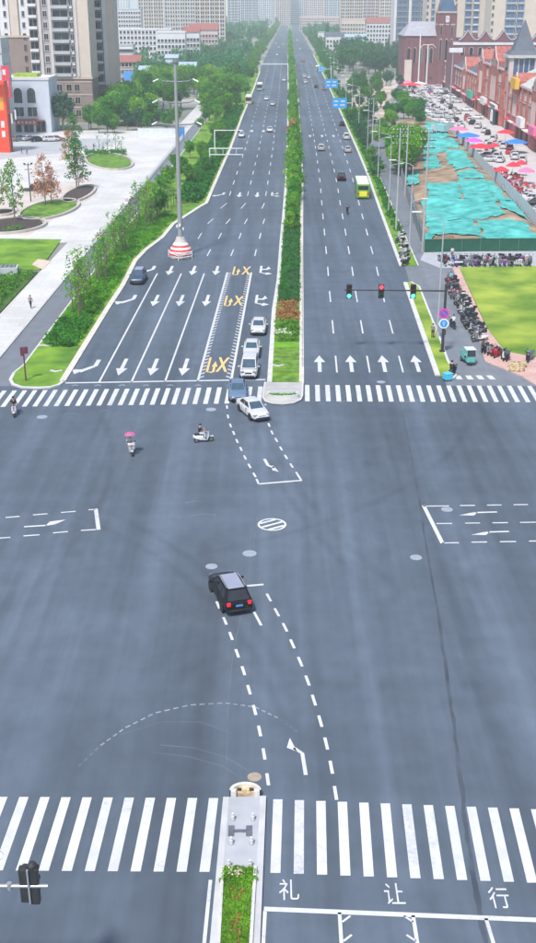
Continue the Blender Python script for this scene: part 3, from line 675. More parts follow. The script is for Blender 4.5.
def make_tree(kind, seed, mat, name='tree', cat='tree'):
    g = random.Random(seed); t = thing(name, '', cat); tb = MB(); cs, rs = [], []
    if kind == 'broad':        # about 9 m tall, crown 7 m
        H, th = 9.0, 2.6
        tb.tube([(0, 0, 0), (.1, .05, th), (.2, .1, 6)], [.22, .16, .06], 7)
        for i in range(6):
            a = i * 1.05 + g.random(); r = 1.8 + g.random(); tb.tube([(.1, .05, th - .3 + .3 * i), (r * math.cos(a) * .5, r * math.sin(a) * .5, th + 1 + .4 * i), (r * math.cos(a), r * math.sin(a), th + 2 + .5 * i)], [.1, .07, .03], 5)
        for i in range(46):
            z = g.uniform(-1, 1); a = g.uniform(0, 6.28); k = g.uniform(.55, 1.0)
            rr = math.sqrt(1 - z * z) * (1.0 if z > -.2 else .8)
            cs.append((3.0 * rr * k * math.cos(a) + .2, 3.0 * rr * k * math.sin(a), 5.8 + 2.9 * z * k)); rs.append(g.uniform(.7, 1.25))
        per, size = 52, .5
    elif kind == 'airy':       # tall loose ornamental tree, about 9 m
        tb.tube([(0, 0, 0), (.08, 0, 3), (.1, .1, 8)], [.13, .1, .03], 7)
        for i in range(9):
            a = i * 2.4; z = 2.6 + .55 * i; r = 1.8 - .1 * i; tb.tube([(.08, 0, z - .6), (r * .6 * math.cos(a), r * .6 * math.sin(a), z + .4), (r * math.cos(a), r * math.sin(a), z + 1.2)], [.05, .035, .015], 5)
        for i in range(44):
            z = g.uniform(2.4, 9.3); r = 2.5 * math.sin(max(.12, min(1, (9.9 - z) / 5.0)) * 1.5) * g.uniform(.3, 1); a = g.uniform(0, 6.28)
            cs.append((r * math.cos(a), r * math.sin(a), z)); rs.append(g.uniform(.4, .85))
        per, size = 24, .36
    elif kind == 'young':      # slim 6 m sapling with thin loose crown
        tb.tube([(0, 0, 0), (.05, 0, 2.5), (.1, .05, 5.2)], [.09, .07, .03], 6)
        for i in range(6):
            a = g.uniform(0, 6.28); z = 2 + i * .5; tb.tube([(.05, 0, z), (.8 * math.cos(a), .8 * math.sin(a), z + .9)], [.03, .012], 4)
        for i in range(20):
            z = g.uniform(1.8, 6.2); r = 1.15 * math.sin(min(1, (6.9 - z) / 3.2) * 1.4); a = g.uniform(0, 6.28)
            cs.append((r * math.cos(a), r * math.sin(a), z)); rs.append(g.uniform(.3, .55))
        per, size = 9, .26
    elif kind == 'median':     # dense upright 4 m tree
        tb.tube([(0, 0, 0), (0, 0, 3)], [.1, .04], 6)
        for i in range(30):
            z = g.uniform(.5, 4.1); r = 1.55 * (1 - max(0, z - 2.4) / 2.6) * g.uniform(.3, 1); a = g.uniform(0, 6.28)
            cs.append((r * math.cos(a), r * math.sin(a), z)); rs.append(g.uniform(.45, .8))
        per, size = 30, .42
    elif kind == 'cone':
        tb.tube([(0, 0, 0), (0, 0, 9)], [.2, .04], 6)
        for i in range(40):
            z = g.uniform(1, 10); r = 2.0 * (1 - z / 10.5) * g.uniform(.4, 1); a = g.uniform(0, 6.28)
            cs.append((r * math.cos(a), r * math.sin(a), z)); rs.append(g.uniform(.5, .9))
        per, size = 26, .5
    elif kind == 'shrub':
        tb.tube([(0, 0, 0), (0, 0, .7)], [.06, .03], 5)
        for i in range(14):
            a = g.uniform(0, 6.28); r = g.uniform(0, .75); cs.append((r * math.cos(a), r * math.sin(a), g.uniform(.3, 1.1))); rs.append(g.uniform(.3, .5))
        per, size = 26, .26
    tb.build('trunk', BARK, t); cr = link('crown', leaves('crown', cs, rs, per, size, mat, seed, zmin=.05), t)
    return t
TREES = {}
def tree(kind, mat, loc, scale=1.0, label='', group=None, nvar=3):
    key = (kind, mat.name)
    if key not in TREES: TREES[key] = [None] * nvar
    i = rnd.randrange(len(TREES[key]))
    if TREES[key][i] is None: TREES[key][i] = Proto(make_tree(kind, 100 + i * 7 + len(TREES) * 31, mat, {'broad': 'broadleaf_tree', 'young': 'young_tree', 'airy': 'ornamental_tree', 'median': 'reservation_tree', 'cone': 'conifer_tree', 'shrub': 'shrub'}[kind], 'shrub' if kind == 'shrub' else 'tree'))
    s = scale if hasattr(scale, '__len__') else (scale * rnd.uniform(.9, 1.1), scale * rnd.uniform(.9, 1.1), scale * rnd.uniform(.88, 1.12))
    return TREES[key][i].put(loc, rnd.uniform(0, 6.28), label, group, s)
def cover(name, label, pts_fn, n, mat, size, hmax, seed, parent=None):
    """leafy ground cover: leaf faces on clumps over an area"""
    g = random.Random(seed); cs, rs = [], []
    for i in range(n):
        x, y = pts_fn(g); r = g.uniform(.25, .6); cs.append((x, y, .15 + g.uniform(0, hmax))); rs.append(r)
    o = link(name, leaves(name, cs, rs, 18, size, mat, seed, .7, .6, .12), parent)
    o['kind'] = 'stuff'
    if not parent: tag(o, label, name.replace('_', ' '))
    return o
tag(link('planter_shrubs', leaves('planter_shrubs', PN_LEAF, [.22] * len(PN_LEAF), 16, .16, LEAFY, 71, .7)), 'low yellow green shrubs in the planter at the far reservation nose', 'shrubs', kind='stuff')
# hedge on the central reservation
def on_med(g, a, b, ins=.7):
    y = g.uniform(a, b); return ML(y) + ins + (MR(y) - ML(y) - 2 * ins) * g.random(), y
ya, yb = G(0, 322).y, G(0, 240).y
hd = thing('hedge', 'long trimmed dark green hedge filling the front of the central reservation', 'hedge')
hb = MB(); hy = np.linspace(G(0, 303).y, G(0, 225).y, 16)
vs = [(ML(y) + .75, y, z) for z in (.1, .6) for y in hy] + [(MR(y) - .75, y, z) for z in (.1, .6) for y in hy]; n = 16
hb.add(vs, [(n + i, n + i + 1, 3 * n + i + 1, 3 * n + i) for i in range(n - 1)] + [(i, i + 1, n + i + 1, n + i) for i in range(n - 1)] + [(2 * n + i, 3 * n + i, 3 * n + i + 1, 2 * n + i + 1) for i in range(n - 1)] + [(0, n, 3 * n, 2 * n)])
hb.build('twig_mass', M('hedge_core', (.015, .05, .012), .9, .3, 1.5), hd)
cover('foliage', '', lambda g: on_med(g, hy[0], hy[-1]), 1500, LEAF, .22, .5, 5, hd)
cover('bedding_plants', 'orange and rust coloured bedding plants in front of the reservation hedge', lambda g: on_med(g, G(0, 322).y, G(0, 304).y, .8), 130, LEAFO, .25, .3, 6)
cover('bedding_plants', 'mixed brown and green low plants behind the lime lawn strip', lambda g: on_med(g, G(0, 343).y, G(0, 322).y, .8), 200, LEAF, .25, .2, 8)
wp = G(283, 335); tag(link('flower_clump', leaves('flower_clump', [(wp.x + rnd.uniform(-.9, .9), wp.y + rnd.uniform(-.8, .8), .45) for i in range(14)], [.3] * 14, 14, .25, M('pale_leaf', (.55, .68, .45), .8, .2, 3), 3, .6)), 'clump of pale white flowering plants on the reservation', 'flowers')
for ex, ey, lab, yy in ((278, 366, 'white curved lawn emblem on the front of the far reservation', 0), (56, 371.5, 'white curved lawn emblem on the left verge tip', 0)):
    p = G(ex, ey, .15); mb = MB()
    cv = [(-.62 + 1.24 * i / 8, .16 * math.cos((i / 8 - .5) * 2 * 3.1) * -1) for i in range(9)]
    mb.ribbon([(x, y) for x, y in cv], .24, 0, .12); tag(mb.build('lawn_emblem', KERBW, loc=(p.x, p.y, p.z)), lab, 'emblem')
p = G(45, 346, .15); tag(MB().ribbon([(-.7, 0), (-.2, .15), (.3, .05), (.8, .2)], .3, 0, .12).build('lawn_emblem', KERBW, loc=p), 'white low stone emblem behind the left verge grass', 'emblem')
# trees of the reservation
y = G(0, 232).y; i = 0
while y < 1500:
    x = (ML(y) + MR(y)) / 2 + rnd.uniform(-.5, .5); s = rnd.uniform(.95, 1.25) * (1.0 if y < 700 else 1.15)
    if y < G(0, 205).y: s *= .72
    mt = LEAFY if rnd.random() < .75 else LEAF
    lab, gp = 'dense upright green tree in the row along the central reservation', 'trees along the central reservation'
    lab = 'dense upright green reservation tree ' + ('level with the merging lane dashes' if y < 215 else 'level with the green bus' if y < 250 else 'between the green bus and the orange tree' if y < 335 else 'beyond the orange tree before the blue signs' if y < 470 else 'level with the blue direction signs' if y < 560 else 'in the hazy far half of the row')
    if abs(y - G(0, 138).y) < 6: mt, lab = LEAFO, 'orange leaved tree among the green reservation trees'
    tree('median', mt, (x, y, .12), (s * .84, s * .84, s), lab, gp)
    y += (3.1 if y < 420 else 5.0 if y < 800 else 9.0); i += 1
# verge planting and saplings
def on_verge(g, a, b):
    y = g.uniform(a, b); l, r = VL(y) + .6, LK(y) - 1.2; return l + (r - l) * g.random(), y
cover('ground_cover', 'low leafy shrubs covering the left verge between cycle path and road', lambda g: on_verge(g, G(0, 345).y, G(0, 215).y), 2600, LEAFY, .26, .22, 21)
cover('ground_cover', 'low hedge plants on the verge right behind the mown tip', lambda g: on_verge(g, G(0, 348).y, G(0, 322).y), 420, LEAF, .24, .6, 22)
cover('ground_cover', 'bank of mixed hedge plants left of the pale pavement', lambda g: (lambda y: (PLf(y) - .8 - 14 * g.random(), y))(g.uniform(G(0, 318).y, G(0, 273).y)), 900, LEAF, .28, .5, 23)
for i in range(74):
    y = rnd.uniform(G(0, 322).y, G(0, 205).y); fr = rnd.random(); x = VL(y) + .5 + (min(LK(y), VL(y) + 12) - 2.0 - VL(y)) * fr * .68
    rus = fr < .35 and rnd.random() < .6
    tree('young', LEAFR if rus else (LEAFY if rnd.random() < .85 else LEAF), (x, y, .12), rnd.uniform(.8, 1.1) * (.8 if rus else 1),
         'thin sapling with sparse dark russet leaves beside the cycle path' if rus else 'slim green sapling %s, %s of the verge' % ('nearest the signal post' if y < 150 else 'level with the dark blue car' if y < 172 else 'behind the power mast foot', 'cycle path side' if fr < .5 else 'road side'), 'saplings on the left verge')
for px_, py_, s in ((157, 219, .62), (160, 214, .5), (151, 222, .4)):
    tree('broad', LEAF, G(px_, py_), s, 'bushy round green tree on the verge left of the striped pole guard' if s > .6 else 'small bushy tree in the verge clump left of the striped pole guard', 'bushy trees beside the pole')
for y in np.arange(G(0, 203).y, 640, 6.5):
    x = rnd.uniform(VL(y) + .5, LK(y) - 1.8)
    tree('young' if rnd.random() < .2 else 'broad', LEAFY if rnd.random() < .45 else LEAF, (x, y, .1), rnd.uniform(.42, .6) if y < 360 else rnd.uniform(.5, .75), 'green tree on the left verge ' + ('just past the power mast' if y < 260 else 'around the white gantries' if y < 340 else 'between the gantries and the cream bus' if y < 450 else 'beyond the cream bus'), 'trees on the far left verge')
cover('ground_cover', 'dense kerbside shrubs along the far stretch of the left verge', lambda g: (lambda y: (LK(y) - 1.2 - 5.0 * g.random(), y))(g.uniform(G(0, 204).y, 430)), 2600, LEAF, .45, 1.3, 26)
tree('broad', LEAFY, G(236, 103), 1.35, 'big lime green tree beside the road by the two buses')
tree('broad', LEAFY, G(227, 103), 1.2, 'second lime green tree leaning over the left pavement end')
# far trees that read as one mass: joined crowns
def wood_mass(label, pts, mats, srange, seed, nclump=16, per=26):
    g = random.Random(seed); cs, rs = [], []
    for (x, y) in pts:
        s_ = g.uniform(*srange)
        for i in range(nclump):
            z = g.uniform(-1, 1); a_ = g.uniform(0, 6.28); k = g.uniform(.5, 1.0); rr = math.sqrt(1 - z * z)
            cs.append((x + 3 * s_ * rr * k * math.cos(a_), y + 3 * s_ * rr * k * math.sin(a_), s_ * (5.2 + 3.2 * z * k))); rs.append(s_ * g.uniform(.8, 1.4))
    tag(link('distant_wood', leaves('distant_wood', cs, rs, per, .75 * srange[1], mats, seed, zmin=.1)), label, 'wood', kind='stuff')
def px_pts(n, xr, yr):
    out = []
    for i in range(n):
        p = G(rnd.uniform(*xr), rnd.uniform(*yr))
        if not (LK(p.y) - 7 < p.x < RK(p.y) + 4): out.append((p.x, p.y))
    return out
wood_mass('hazy trees lining the left kerb of the far road', [(LK(y) - rnd.uniform(2, 10), y) for y in np.arange(620, 2000, 8)], LEAF, (.55, .9), 301)
wood_mass('hazy trees lining the right kerb of the far road', [(RK(y) + rnd.uniform(2, 10), y) for y in np.arange(620, 2000, 8)], LEAF, (.55, .9), 302)
wood_mass('hazy blue green wood left of the road beyond the lime trees', px_pts(170, (136, 252), (46, 86)), LEAFT, (.9, 1.5), 303)
wood_mass('faint wood on both sides where the road meets the skyline', px_pts(130, (200, 345), (24, 46)), LEAFT, (1.2, 2.0), 304)
wood_mass('pale hazy wood right of the far road', px_pts(60, (300, 345), (34, 58)), LEAF, (.9, 1.4), 305)
# right kerb trees and hedge balls
for y in np.arange(G(0, 176).y, 640, 6.5):
    x = RK(y) + rnd.uniform(1.0, 3.2)
    tree('broad' if y > 300 else 'shrub', LEAFD if rnd.random() < .6 else LEAF, (x, y, .1), rnd.uniform(.35, .55) if y > 300 else rnd.uniform(1.3, 2.2), 'dark rounded tree on the right verge beyond the green bus' if y > 300 else 'dark rounded bush on the right verge near the green bus', 'right verge trees' if y > 300 else 'right verge bushes')
cover('ground_cover', 'low shrubs on the far stretch of the right verge', lambda g: (lambda y: (RK(y) + .7 + 1.4 * g.random(), y))(g.uniform(G(0, 232).y, 420)), 700, LEAF, .3, .35, 27)
# woods on the left beyond the plaza
def wood(n, xr, yr, mats, srange, label, group, kind='broad'):
    for i in range(n):
        px_, py_ = rnd.uniform(*xr), rnd.uniform(*yr); p = G(px_, py_)
        if LK(p.y) - 7 < p.x < RK(p.y) + 4: continue
        fx = (px_ - xr[0]) / (xr[1] - xr[0]); fy = (py_ - yr[0]) / (yr[1] - yr[0])
        where = ('left ' if fx < .34 else 'right ' if fx > .67 else 'middle ') + ('front' if fy > .5 else 'back')
        tree(kind, rnd.choice(mats), p, rnd.uniform(*srange), label + ', ' + where, group)
wood(34, (98, 150), (112, 128), [LEAFY, LEAF, LEAFY], (.85, 1.25), 'bright green tree in the clump behind the plaza', 'trees behind the plaza')
wood(16, (88, 180), (126, 134), [LEAF, LEAFD], (.5, .8), 'darker low tree along the back edge of the plaza', 'trees along the plaza back edge')
wood(48, (136, 232), (84, 112), [LEAFY, LEAF, LEAF], (.8, 1.25), 'green tree in the wood left of the road beyond the pole', 'wood left of the road')
wood(44, (340, 402), (58, 78), [LEAFD], (1.1, 1.6), 'dark teal tree in the grove left of the brick church', 'grove left of the brick church')
wood(20, (350, 400), (80, 96), [LEAF, LEAFD], (.6, .9), 'small tree on the waste ground right of the road', 'waste ground trees')
for i in range(26):
    p = G(rnd.uniform(390, 420), rnd.uniform(150, 178)); tree('broad', LEAFY if rnd.random() < .7 else LEAF, p, rnd.uniform(.65, .95), 'bright green tree in the %s of the clump beside the building site' % ('front left' if p.y < 285 and p.x < 39 else 'front right' if p.y < 285 else 'back left' if p.x < 41 else 'back right'), 'trees beside the building site')
for (px_, py_, s) in ((351, 68, 1.3), (327, 52, 1.5)):
    tree('cone', LEAFD, G(px_, py_), s * 1.3, 'tall dark conifer standing above the right hand trees' if px_ > 340 else 'pointed hazy conifer near the far right kerb')
for i in range(12):
    p = G(rnd.uniform(398, 424), rnd.uniform(112, 128)); tree('broad', LEAFY if i % 2 else LEAF, p, rnd.uniform(.5, .8), 'green tree between the site clump and the far car park', 'trees below the far car park')
for px_, py_ in ((412, 82), (407, 83), (421, 84), (429, 84.5), (403, 81)):
    tree('broad', LEAFD, G(px_, py_), .55, 'small dark tree at the foot of the brick church', 'church trees')
wood(26, (352, 400), (98, 150), [LEAF, LEAFD, LEAFY], (.4, .75), 'scruffy tree on the waste ground by the building site', 'waste ground trees')
wood(30, (345, 402), (80, 140), [LEAF, LEAFR, LEAFD], (1.0, 2.2), 'scruffy bush on the waste ground by the building site', 'waste ground bushes', 'shrub')
tree('broad', LEAFD, G(63, 131), 1.25, 'full dark green tree in front of the arched shop building')
# plaza planters with trees
def oval(px_, py_, a, b, rot, label, soil=False, nm='oval_planter'):
    p = G(px_, py_); t = thing(nm, label, 'planter', (p.x, p.y, .1), rot)
    ov = lambda k: [(a * k * math.cos(6.2832 * i / 28), b * k * math.sin(6.2832 * i / 28)) for i in range(28)]
    MB().poly(ov(.9), 0, .32).build('bed', SOIL if soil else GRASSM, t)
    MB().ribbon(ov(1.0) + [ov(1.0)[0]], .5, 0, .42).build('stone_rim', M('rim_stone', (.5, .46, .42), .85, .12, 1), t)
    return p
oval(50, 210.5, 4.6, 11.5, -.12, 'oval stone planter with lawn under the pink leaved tree')
oval(79, 195, 2.6, 11, -.05, 'dark soil oval planter under the orange and green tree', True)
oval(12, 227, 5.5, 7.5, -.2, 'dark soil planter under the thin green tree at left', True)
oval(109, 162, 5.5, 16.0, .25, 'wide curved planter with lawn at the far side of the plaza')
oval(2, 214, 2.2, 3.2, 0, 'small dark soil planter at the left plaza edge', True)
oval(33, 192, 3.0, 3.0, 0, 'round dark planter behind the pink leaved tree', True)
def plaza_tree(px_, py_, mat, s, lab): tree('airy', mat, G(px_, py_), (s * 1.3, s * 1.3, s * 1.3), lab, None, 1)
plaza_tree(46, 207, LEAFP, .8, 'pink leaved ornamental tree in the oval lawn planter')
plaza_tree(52, 206, LEAFP, .62, 'smaller pink leaved tree beside the plaza lamp')
plaza_tree(77, 190, LEAF, .85, 'upright green tree in the dark soil planter')
plaza_tree(79, 189, LEAFO, .62, 'orange leaved tree against the green plaza tree')
tree('airy', LEAF, G(15, 222), (.95, .95, 1.12), 'thin green staked tree in the left plaza planter')
tree('airy', LEAFO, G(-2, 216), .85, 'small orange leaved tree at the left picture edge')
plaza_tree(70, 168, LEAFO, .7, 'orange tree behind the upright green plaza tree'); plaza_tree(76, 160, LEAF, .9, 'green tree furthest back in the plaza planters')
for px_, py_ in ((100, 158), (108, 156), (116, 155), (122, 158)): tree('young', LEAF, G(px_, py_), .9, 'slim bare stemmed tree in the wide curved planter', 'slim trees in the curved planter')
cover('ground_cover', 'dark red brown hedge behind the pink leaved trees', lambda g: (lambda p: (p.x, p.y))(G(g.uniform(32, 54), g.uniform(186, 193))), 130, LEAFR, .35, .9, 81)
cover('ground_cover', 'low hedge around the wide curved planter', lambda g: (lambda p: (p.x, p.y))(G(g.uniform(86, 126), g.uniform(152, 156))), 160, LEAF, .4, .6, 82)
cover('ground_cover', 'leafy groundcover in the dark soil planter', lambda g: (lambda p: (p.x, p.y))(G(g.uniform(4, 22), g.uniform(228, 233))), 60, LEAF, .3, .3, 83)
# near grass tufts on the reservation bed
g = np.random.default_rng(4); nb = 9000
k1, k2 = g.random(nb), g.random(nb)
P = np.array([list(gA.lerp(gB, float(a)).lerp(gD2.lerp(gC2, float(a)), float(b) * .5)) for a, b in zip(k1, k2)]); h = g.uniform(.06, .2, nb); an = g.uniform(0, 6.28, nb)
dx = np.stack([np.cos(an), np.sin(an), 0 * an], 1) * .025; le = np.stack([g.normal(0, .05, nb), g.normal(0, .05, nb), h], 1); P[:, 2] = .19
V = np.stack([P - dx, P + dx, P + le], 1).reshape(-1, 3)
me = bpy.data.meshes.new('grass_tufts'); me.from_pydata(V.tolist(), [], np.arange(3 * nb).reshape(-1, 3).tolist()); me.materials.append(M('tuft', (.08, .23, .01), .8, .3, 3, c2=(.14, .34, .02)))
tag(link('grass_tufts', me), 'short bright grass growing in the near reservation bed', 'grass', kind='stuff')
cs = []; 
for i in range(26):
    q = gA.lerp(gB, rnd.uniform(.35, .65)).lerp(gD2.lerp(gC2, .5), rnd.uniform(.02, .25)); cs.append((q.x, q.y, .24))
tag(link('dry_plants', leaves('dry_plants', cs, [.13] * len(cs), 14, .12, LEAFO, 44, .6)), 'dry orange brown plants down the middle of the near grass bed', 'plants', kind='stuff')
q = G(236, 874, .2)
tag(link('pale_plants', leaves('pale_plants', [(q.x + rnd.uniform(-.3, .3), q.y + rnd.uniform(-.2, .2), .3) for i in range(12)], [.14] * 12, 16, .13, M('straw_leaf', (.62, .55, .42), .8, .2, 3), 45, .6)), 'clump of pale straw coloured plants at the head of the near bed', 'plants')
tag(link('bed_shrubs', leaves('bed_shrubs', [(gA.lerp(gB, rnd.random()).x, gA.y - .1 - rnd.random() * .9, .28) for i in range(40)], [.16] * 40, 22, .12, LEAFY, 46, .8)), 'low green shrubs at the head of the near grass bed', 'shrubs', kind='stuff')

# ------------------------------------------------------------------ right side: verge, path, lawn, site, lot
def rpar(px, py, ys): p = G(px, py); d = (304 - 268) / FPX * CT; return [(p.x + (y - p.y) * d, y) for y in ys]
yA, yB = G(0, 376).y, G(0, 283).y
vr = [(RK(y), y) for y in np.linspace(yA, yB, 8)] + [G(*p).xy[:] for p in ((411, 282.5), (419, 287), (440, 340), (448, 362), (456, 376), (452, 380), (445, 380.5))]
v1 = island('right_verge', vr, GRASSB)
kerb(v1, [(RK(y), y) for y in np.linspace(yA, yB, 8)], .55, KERBW, 1)
kerb(v1, [G(*p).xy[:] for p in ((411, 282.5), (419, 287), (440, 340), (448, 362), (456, 376), (452, 380), (445, 380.5))], .25, KERBW)
yC = G(0, 266).y; yv2 = [yC] + [y for y in kn if yC + 2 < y < 900]
v2 = island('right_verge_far', [(RK(y), y) for y in yv2] + [(RK(y) + (2.3 if y < 400 else 5), y) for y in yv2[::-1]], GRASS)
kerb(v2, [(RK(y), y) for y in yv2], .5, KERBW, 1); kerb(v2, [(RK(y) + (2.3 if y < 400 else 5), y) for y in yv2], .2, KERBW)
pth = tag(MB().poly([(RK(y) + .2, y) for y in [Y0 - .5] + [y for y in kn if Y0 < y < 400]] + [(RK(y) + 11, y) for y in [y for y in kn if Y0 < y < 400][::-1]] + [(60, Y0 - .5)], -.005).build('side_path', ASPH2), kind='structure')
lw = [G(*p) for p in ((459, 268), (600, 266), (640, 360), (536, 358), (505, 352), (488, 330), (474, 300))]
lawn2 = island('right_lawn', lw, GRASSB, z=.13)
pk = [G(*p) for p in ((485, 362), (520, 376), (536, 386), (700, 392), (700, 350), (536, 356), (504, 351), (487, 329), (473, 299), (459, 268), (452, 268), (467, 300), (478, 335))]
pinkp = island('corner_pavement', pk, PINKP, z=.1)
fr_ = [G(*p) for p in ((440, 268), (600, 266), (600, 249), (425, 251), (420, 260))]
island('parking_strip', fr_, PAVEG, z=.02)
# building site ground with net covered mounds
site_l = [(424, 247), (415, 215), (408, 190), (402, 165), (397, 140), (392, 112), (388, 98)]
site_r = [(560, 246), (536, 224), (508, 192), (484, 168), (465, 145), (448, 125), (428, 104), (416, 94)]
sl = curve(site_l); sr = curve(site_r); ys0, ys1 = G(0, 246).y, G(0, 122).y
def mound(x, y): return .45 + .45 * math.sin(x * .21 + 1.3) * math.cos(y * .11) + .18 * math.sin(x * .47 + y * .31) + .1 * math.sin(y * .71 - x * .3)
nx, ny = 46, 90; mb = MB(); vs = []
ysl = np.linspace(ys0 + .6, ys1, ny)
for y in ysl:
    for i in range(nx):
        f = i / (nx - 1); x = sl(y) + .8 + (sr(y) - sl(y) - 1.6) * f; e = min(1, 6 * f, 6 * (1 - f), (y - ys0) / 6)
        vs.append((x, y, max(.02, mound(x, y) * e + .15)))
mb.add(vs, [(j * nx + i, j * nx + i + 1, (j + 1) * nx + i + 1, (j + 1) * nx + i) for j in range(ny - 1) for i in range(nx - 1)])
site = tag(mb.build('site_earth', EARTH, smooth=60), kind='structure')
# turquoise sheets, each its own draped piece
def sheet(corners, label, seed):
    P = [G(*c) for c in corners]; g = random.Random(seed); n1, n2 = 18, 18; mb = MB(); vs = []
    for j in range(n2 + 1):
        for i in range(n1 + 1):
            a, b = i / n1, j / n2
            q = P[0].lerp(P[1], a).lerp(P[3].lerp(P[2], a), b)
            ed = .55 * (math.sin(a * 17 + seed) + math.sin(b * 13 + seed * 2)) * (1 if (i in (0, n1) or j in (0, n2)) else .2)
            x, y = q.x + ed * .6, q.y + ed
            f = (x - sl(y)) / max(1, sr(y) - sl(y)); e = max(0, min(1, 6 * f, 6 * (1 - f), (y - ys0) / 6))
            vs.append((x, y, max(.05, mound(x, y) * e + .15) + .16 + .06 * math.sin(x * 1.9 + seed) * math.cos(y * 1.3) + .07 * math.sin(x * .9 - y * .6 + seed) + g.uniform(-.035, .035)))
    w = n1 + 1
    mb.add(vs, [(j * w + i, j * w + i + 1, (j + 1) * w + i + 1, (j + 1) * w + i) for j in range(n2) for i in range(n1)])
    tag(mb.build('dust_net', NET, smooth=50), label, 'dust net', 'turquoise dust nets on the building site')
SH = [([(428, 239), (486, 241), (472, 222), (425, 222)], 'turquoise net just behind the left half of the green hoarding'),
      ([(484, 241), (538, 243), (524, 226), (472, 221)], 'turquoise net behind the right half of the green hoarding'),
      ([(432, 223), (472, 222), (465, 202), (428, 202)], 'turquoise net in the second row at left'),
      ([(468, 222), (503, 221), (493, 202), (462, 202)], 'turquoise net in the second row beside the bare strip'),
      ([(430, 202), (462, 202), (456, 185), (427, 185)], 'turquoise net in the third row at left'),
      ([(464, 202), (500, 204), (486, 182), (458, 184)], 'large turquoise net in the third row at centre'),
      ([(502, 214), (532, 226), (513, 202), (495, 197)], 'turquoise net against the grey fence by the bare earth'),
      ([(458, 183), (486, 181), (474, 175), (455, 176)], 'narrow turquoise net just in front of the bare brown hollow'),
      ([(447, 166), (472, 165), (462, 152), (446, 153)], 'turquoise net beyond the bare brown hollow'),
      ([(425, 172), (440, 171), (436, 157), (424, 158)], 'small turquoise net beside the bright green trees'),
      ([(440, 151), (460, 150), (452, 141), (437, 140)], 'turquoise net far back near the pale lorry'),
      ([(408, 186), (420, 187), (418, 173), (407, 174)], 'small turquoise net beside the left site fence'),
      ([(430, 141), (450, 139), (444, 125), (424, 126)], 'farthest turquoise net below the parked cars'),
      ([(420, 246), (432, 246.5), (434, 238), (424, 236)], 'turquoise net corner at the left end of the hoarding')]
SH += [([(426, 223), (440, 222), (431, 203), (420, 204)], 'turquoise net strip along the left site fence at the second row'),
       ([(498, 203), (509, 203), (492, 184), (486, 184)], 'slim turquoise net beside the grey fence at the third row'),
       ([(424, 157), (448, 153), (440, 141), (424, 141)], 'turquoise net left of the pale lorry track'),
       ([(456, 175), (478, 172), (470, 163), (452, 166)], 'turquoise net along the right rim of the brown hollow')]
for i, (c, l) in enumerate(SH): sheet(c, l, i + 1)
# hoardings: panels as parts
def hoarding(name, label, pts, h, mat, pw=3.0, post=METAL):
    P = [Vector((p[0], p[1])) for p in pts]; t = thing(name, label, 'fence', (P[0].x, P[0].y, 0))
    pm = None
    for a, b in zip(P[:-1], P[1:]):
        L_ = (b - a).length; n = max(1, round(L_ / pw)); d = (b - a) / n; an = math.atan2(d.y, d.x); w = d.length
        me = MB().box(w / 2, 0, h / 2 + .05, w - .04, .06, h); 
        for k in range(5): me.box(w * (k + .5) / 5, 0, h / 2 + .05, .12, .1, h - .1)
        me = me.mesh('panel', mat); pmesh = MB().box(0, .06, h / 2 + .1, .1, .1, h + .2).mesh('post', post)
        for i in range(n):
            q = a + d * i - P[0]; link('panel', me, t, (q.x, q.y, 0), an); link('post', pmesh, t, (q.x, q.y, 0), an)
    return t
hoarding('site_hoarding', 'dark green panelled hoarding along the front of the building site', [G(424, 252.5), G(480, 251.5), G(575, 251)], 2.0, GREENH)
hoarding('site_fence', 'dark grey teal fence along the path side of the building site', [G(424, 251), G(414, 222), G(405, 192), G(398, 164)], 2.2, M('teal_hoarding', (.06, .11, .13), .6, .25, .6))
hoarding('site_fence', 'light grey fence between the building site and the crowded car park', [G(556, 246), G(536, 227), G(508, 195), G(484, 171), G(465, 148), G(448, 128)], 2.4, GREYH)
lot = island('car_park', [G(*p) for p in ((560, 246), (508, 193), (465, 146), (446, 126), (408, 108), (390, 84), (394, 80), (440, 82), (536, 152), (700, 262))], M('lot_paving', (.52, .5, .5), .85, .1, .3, detail=8), z=.03)
waste = tag(MB().poly([G(*p) for p in ((384, 200), (400, 165), (390, 100), (398, 86), (345, 78), (350, 96), (362, 130))], -.01).build('waste_ground', M('waste_earth', (.34, .28, .24), .95, .3, .08, c2=(.5, .42, .36), detail=9)), kind='structure')
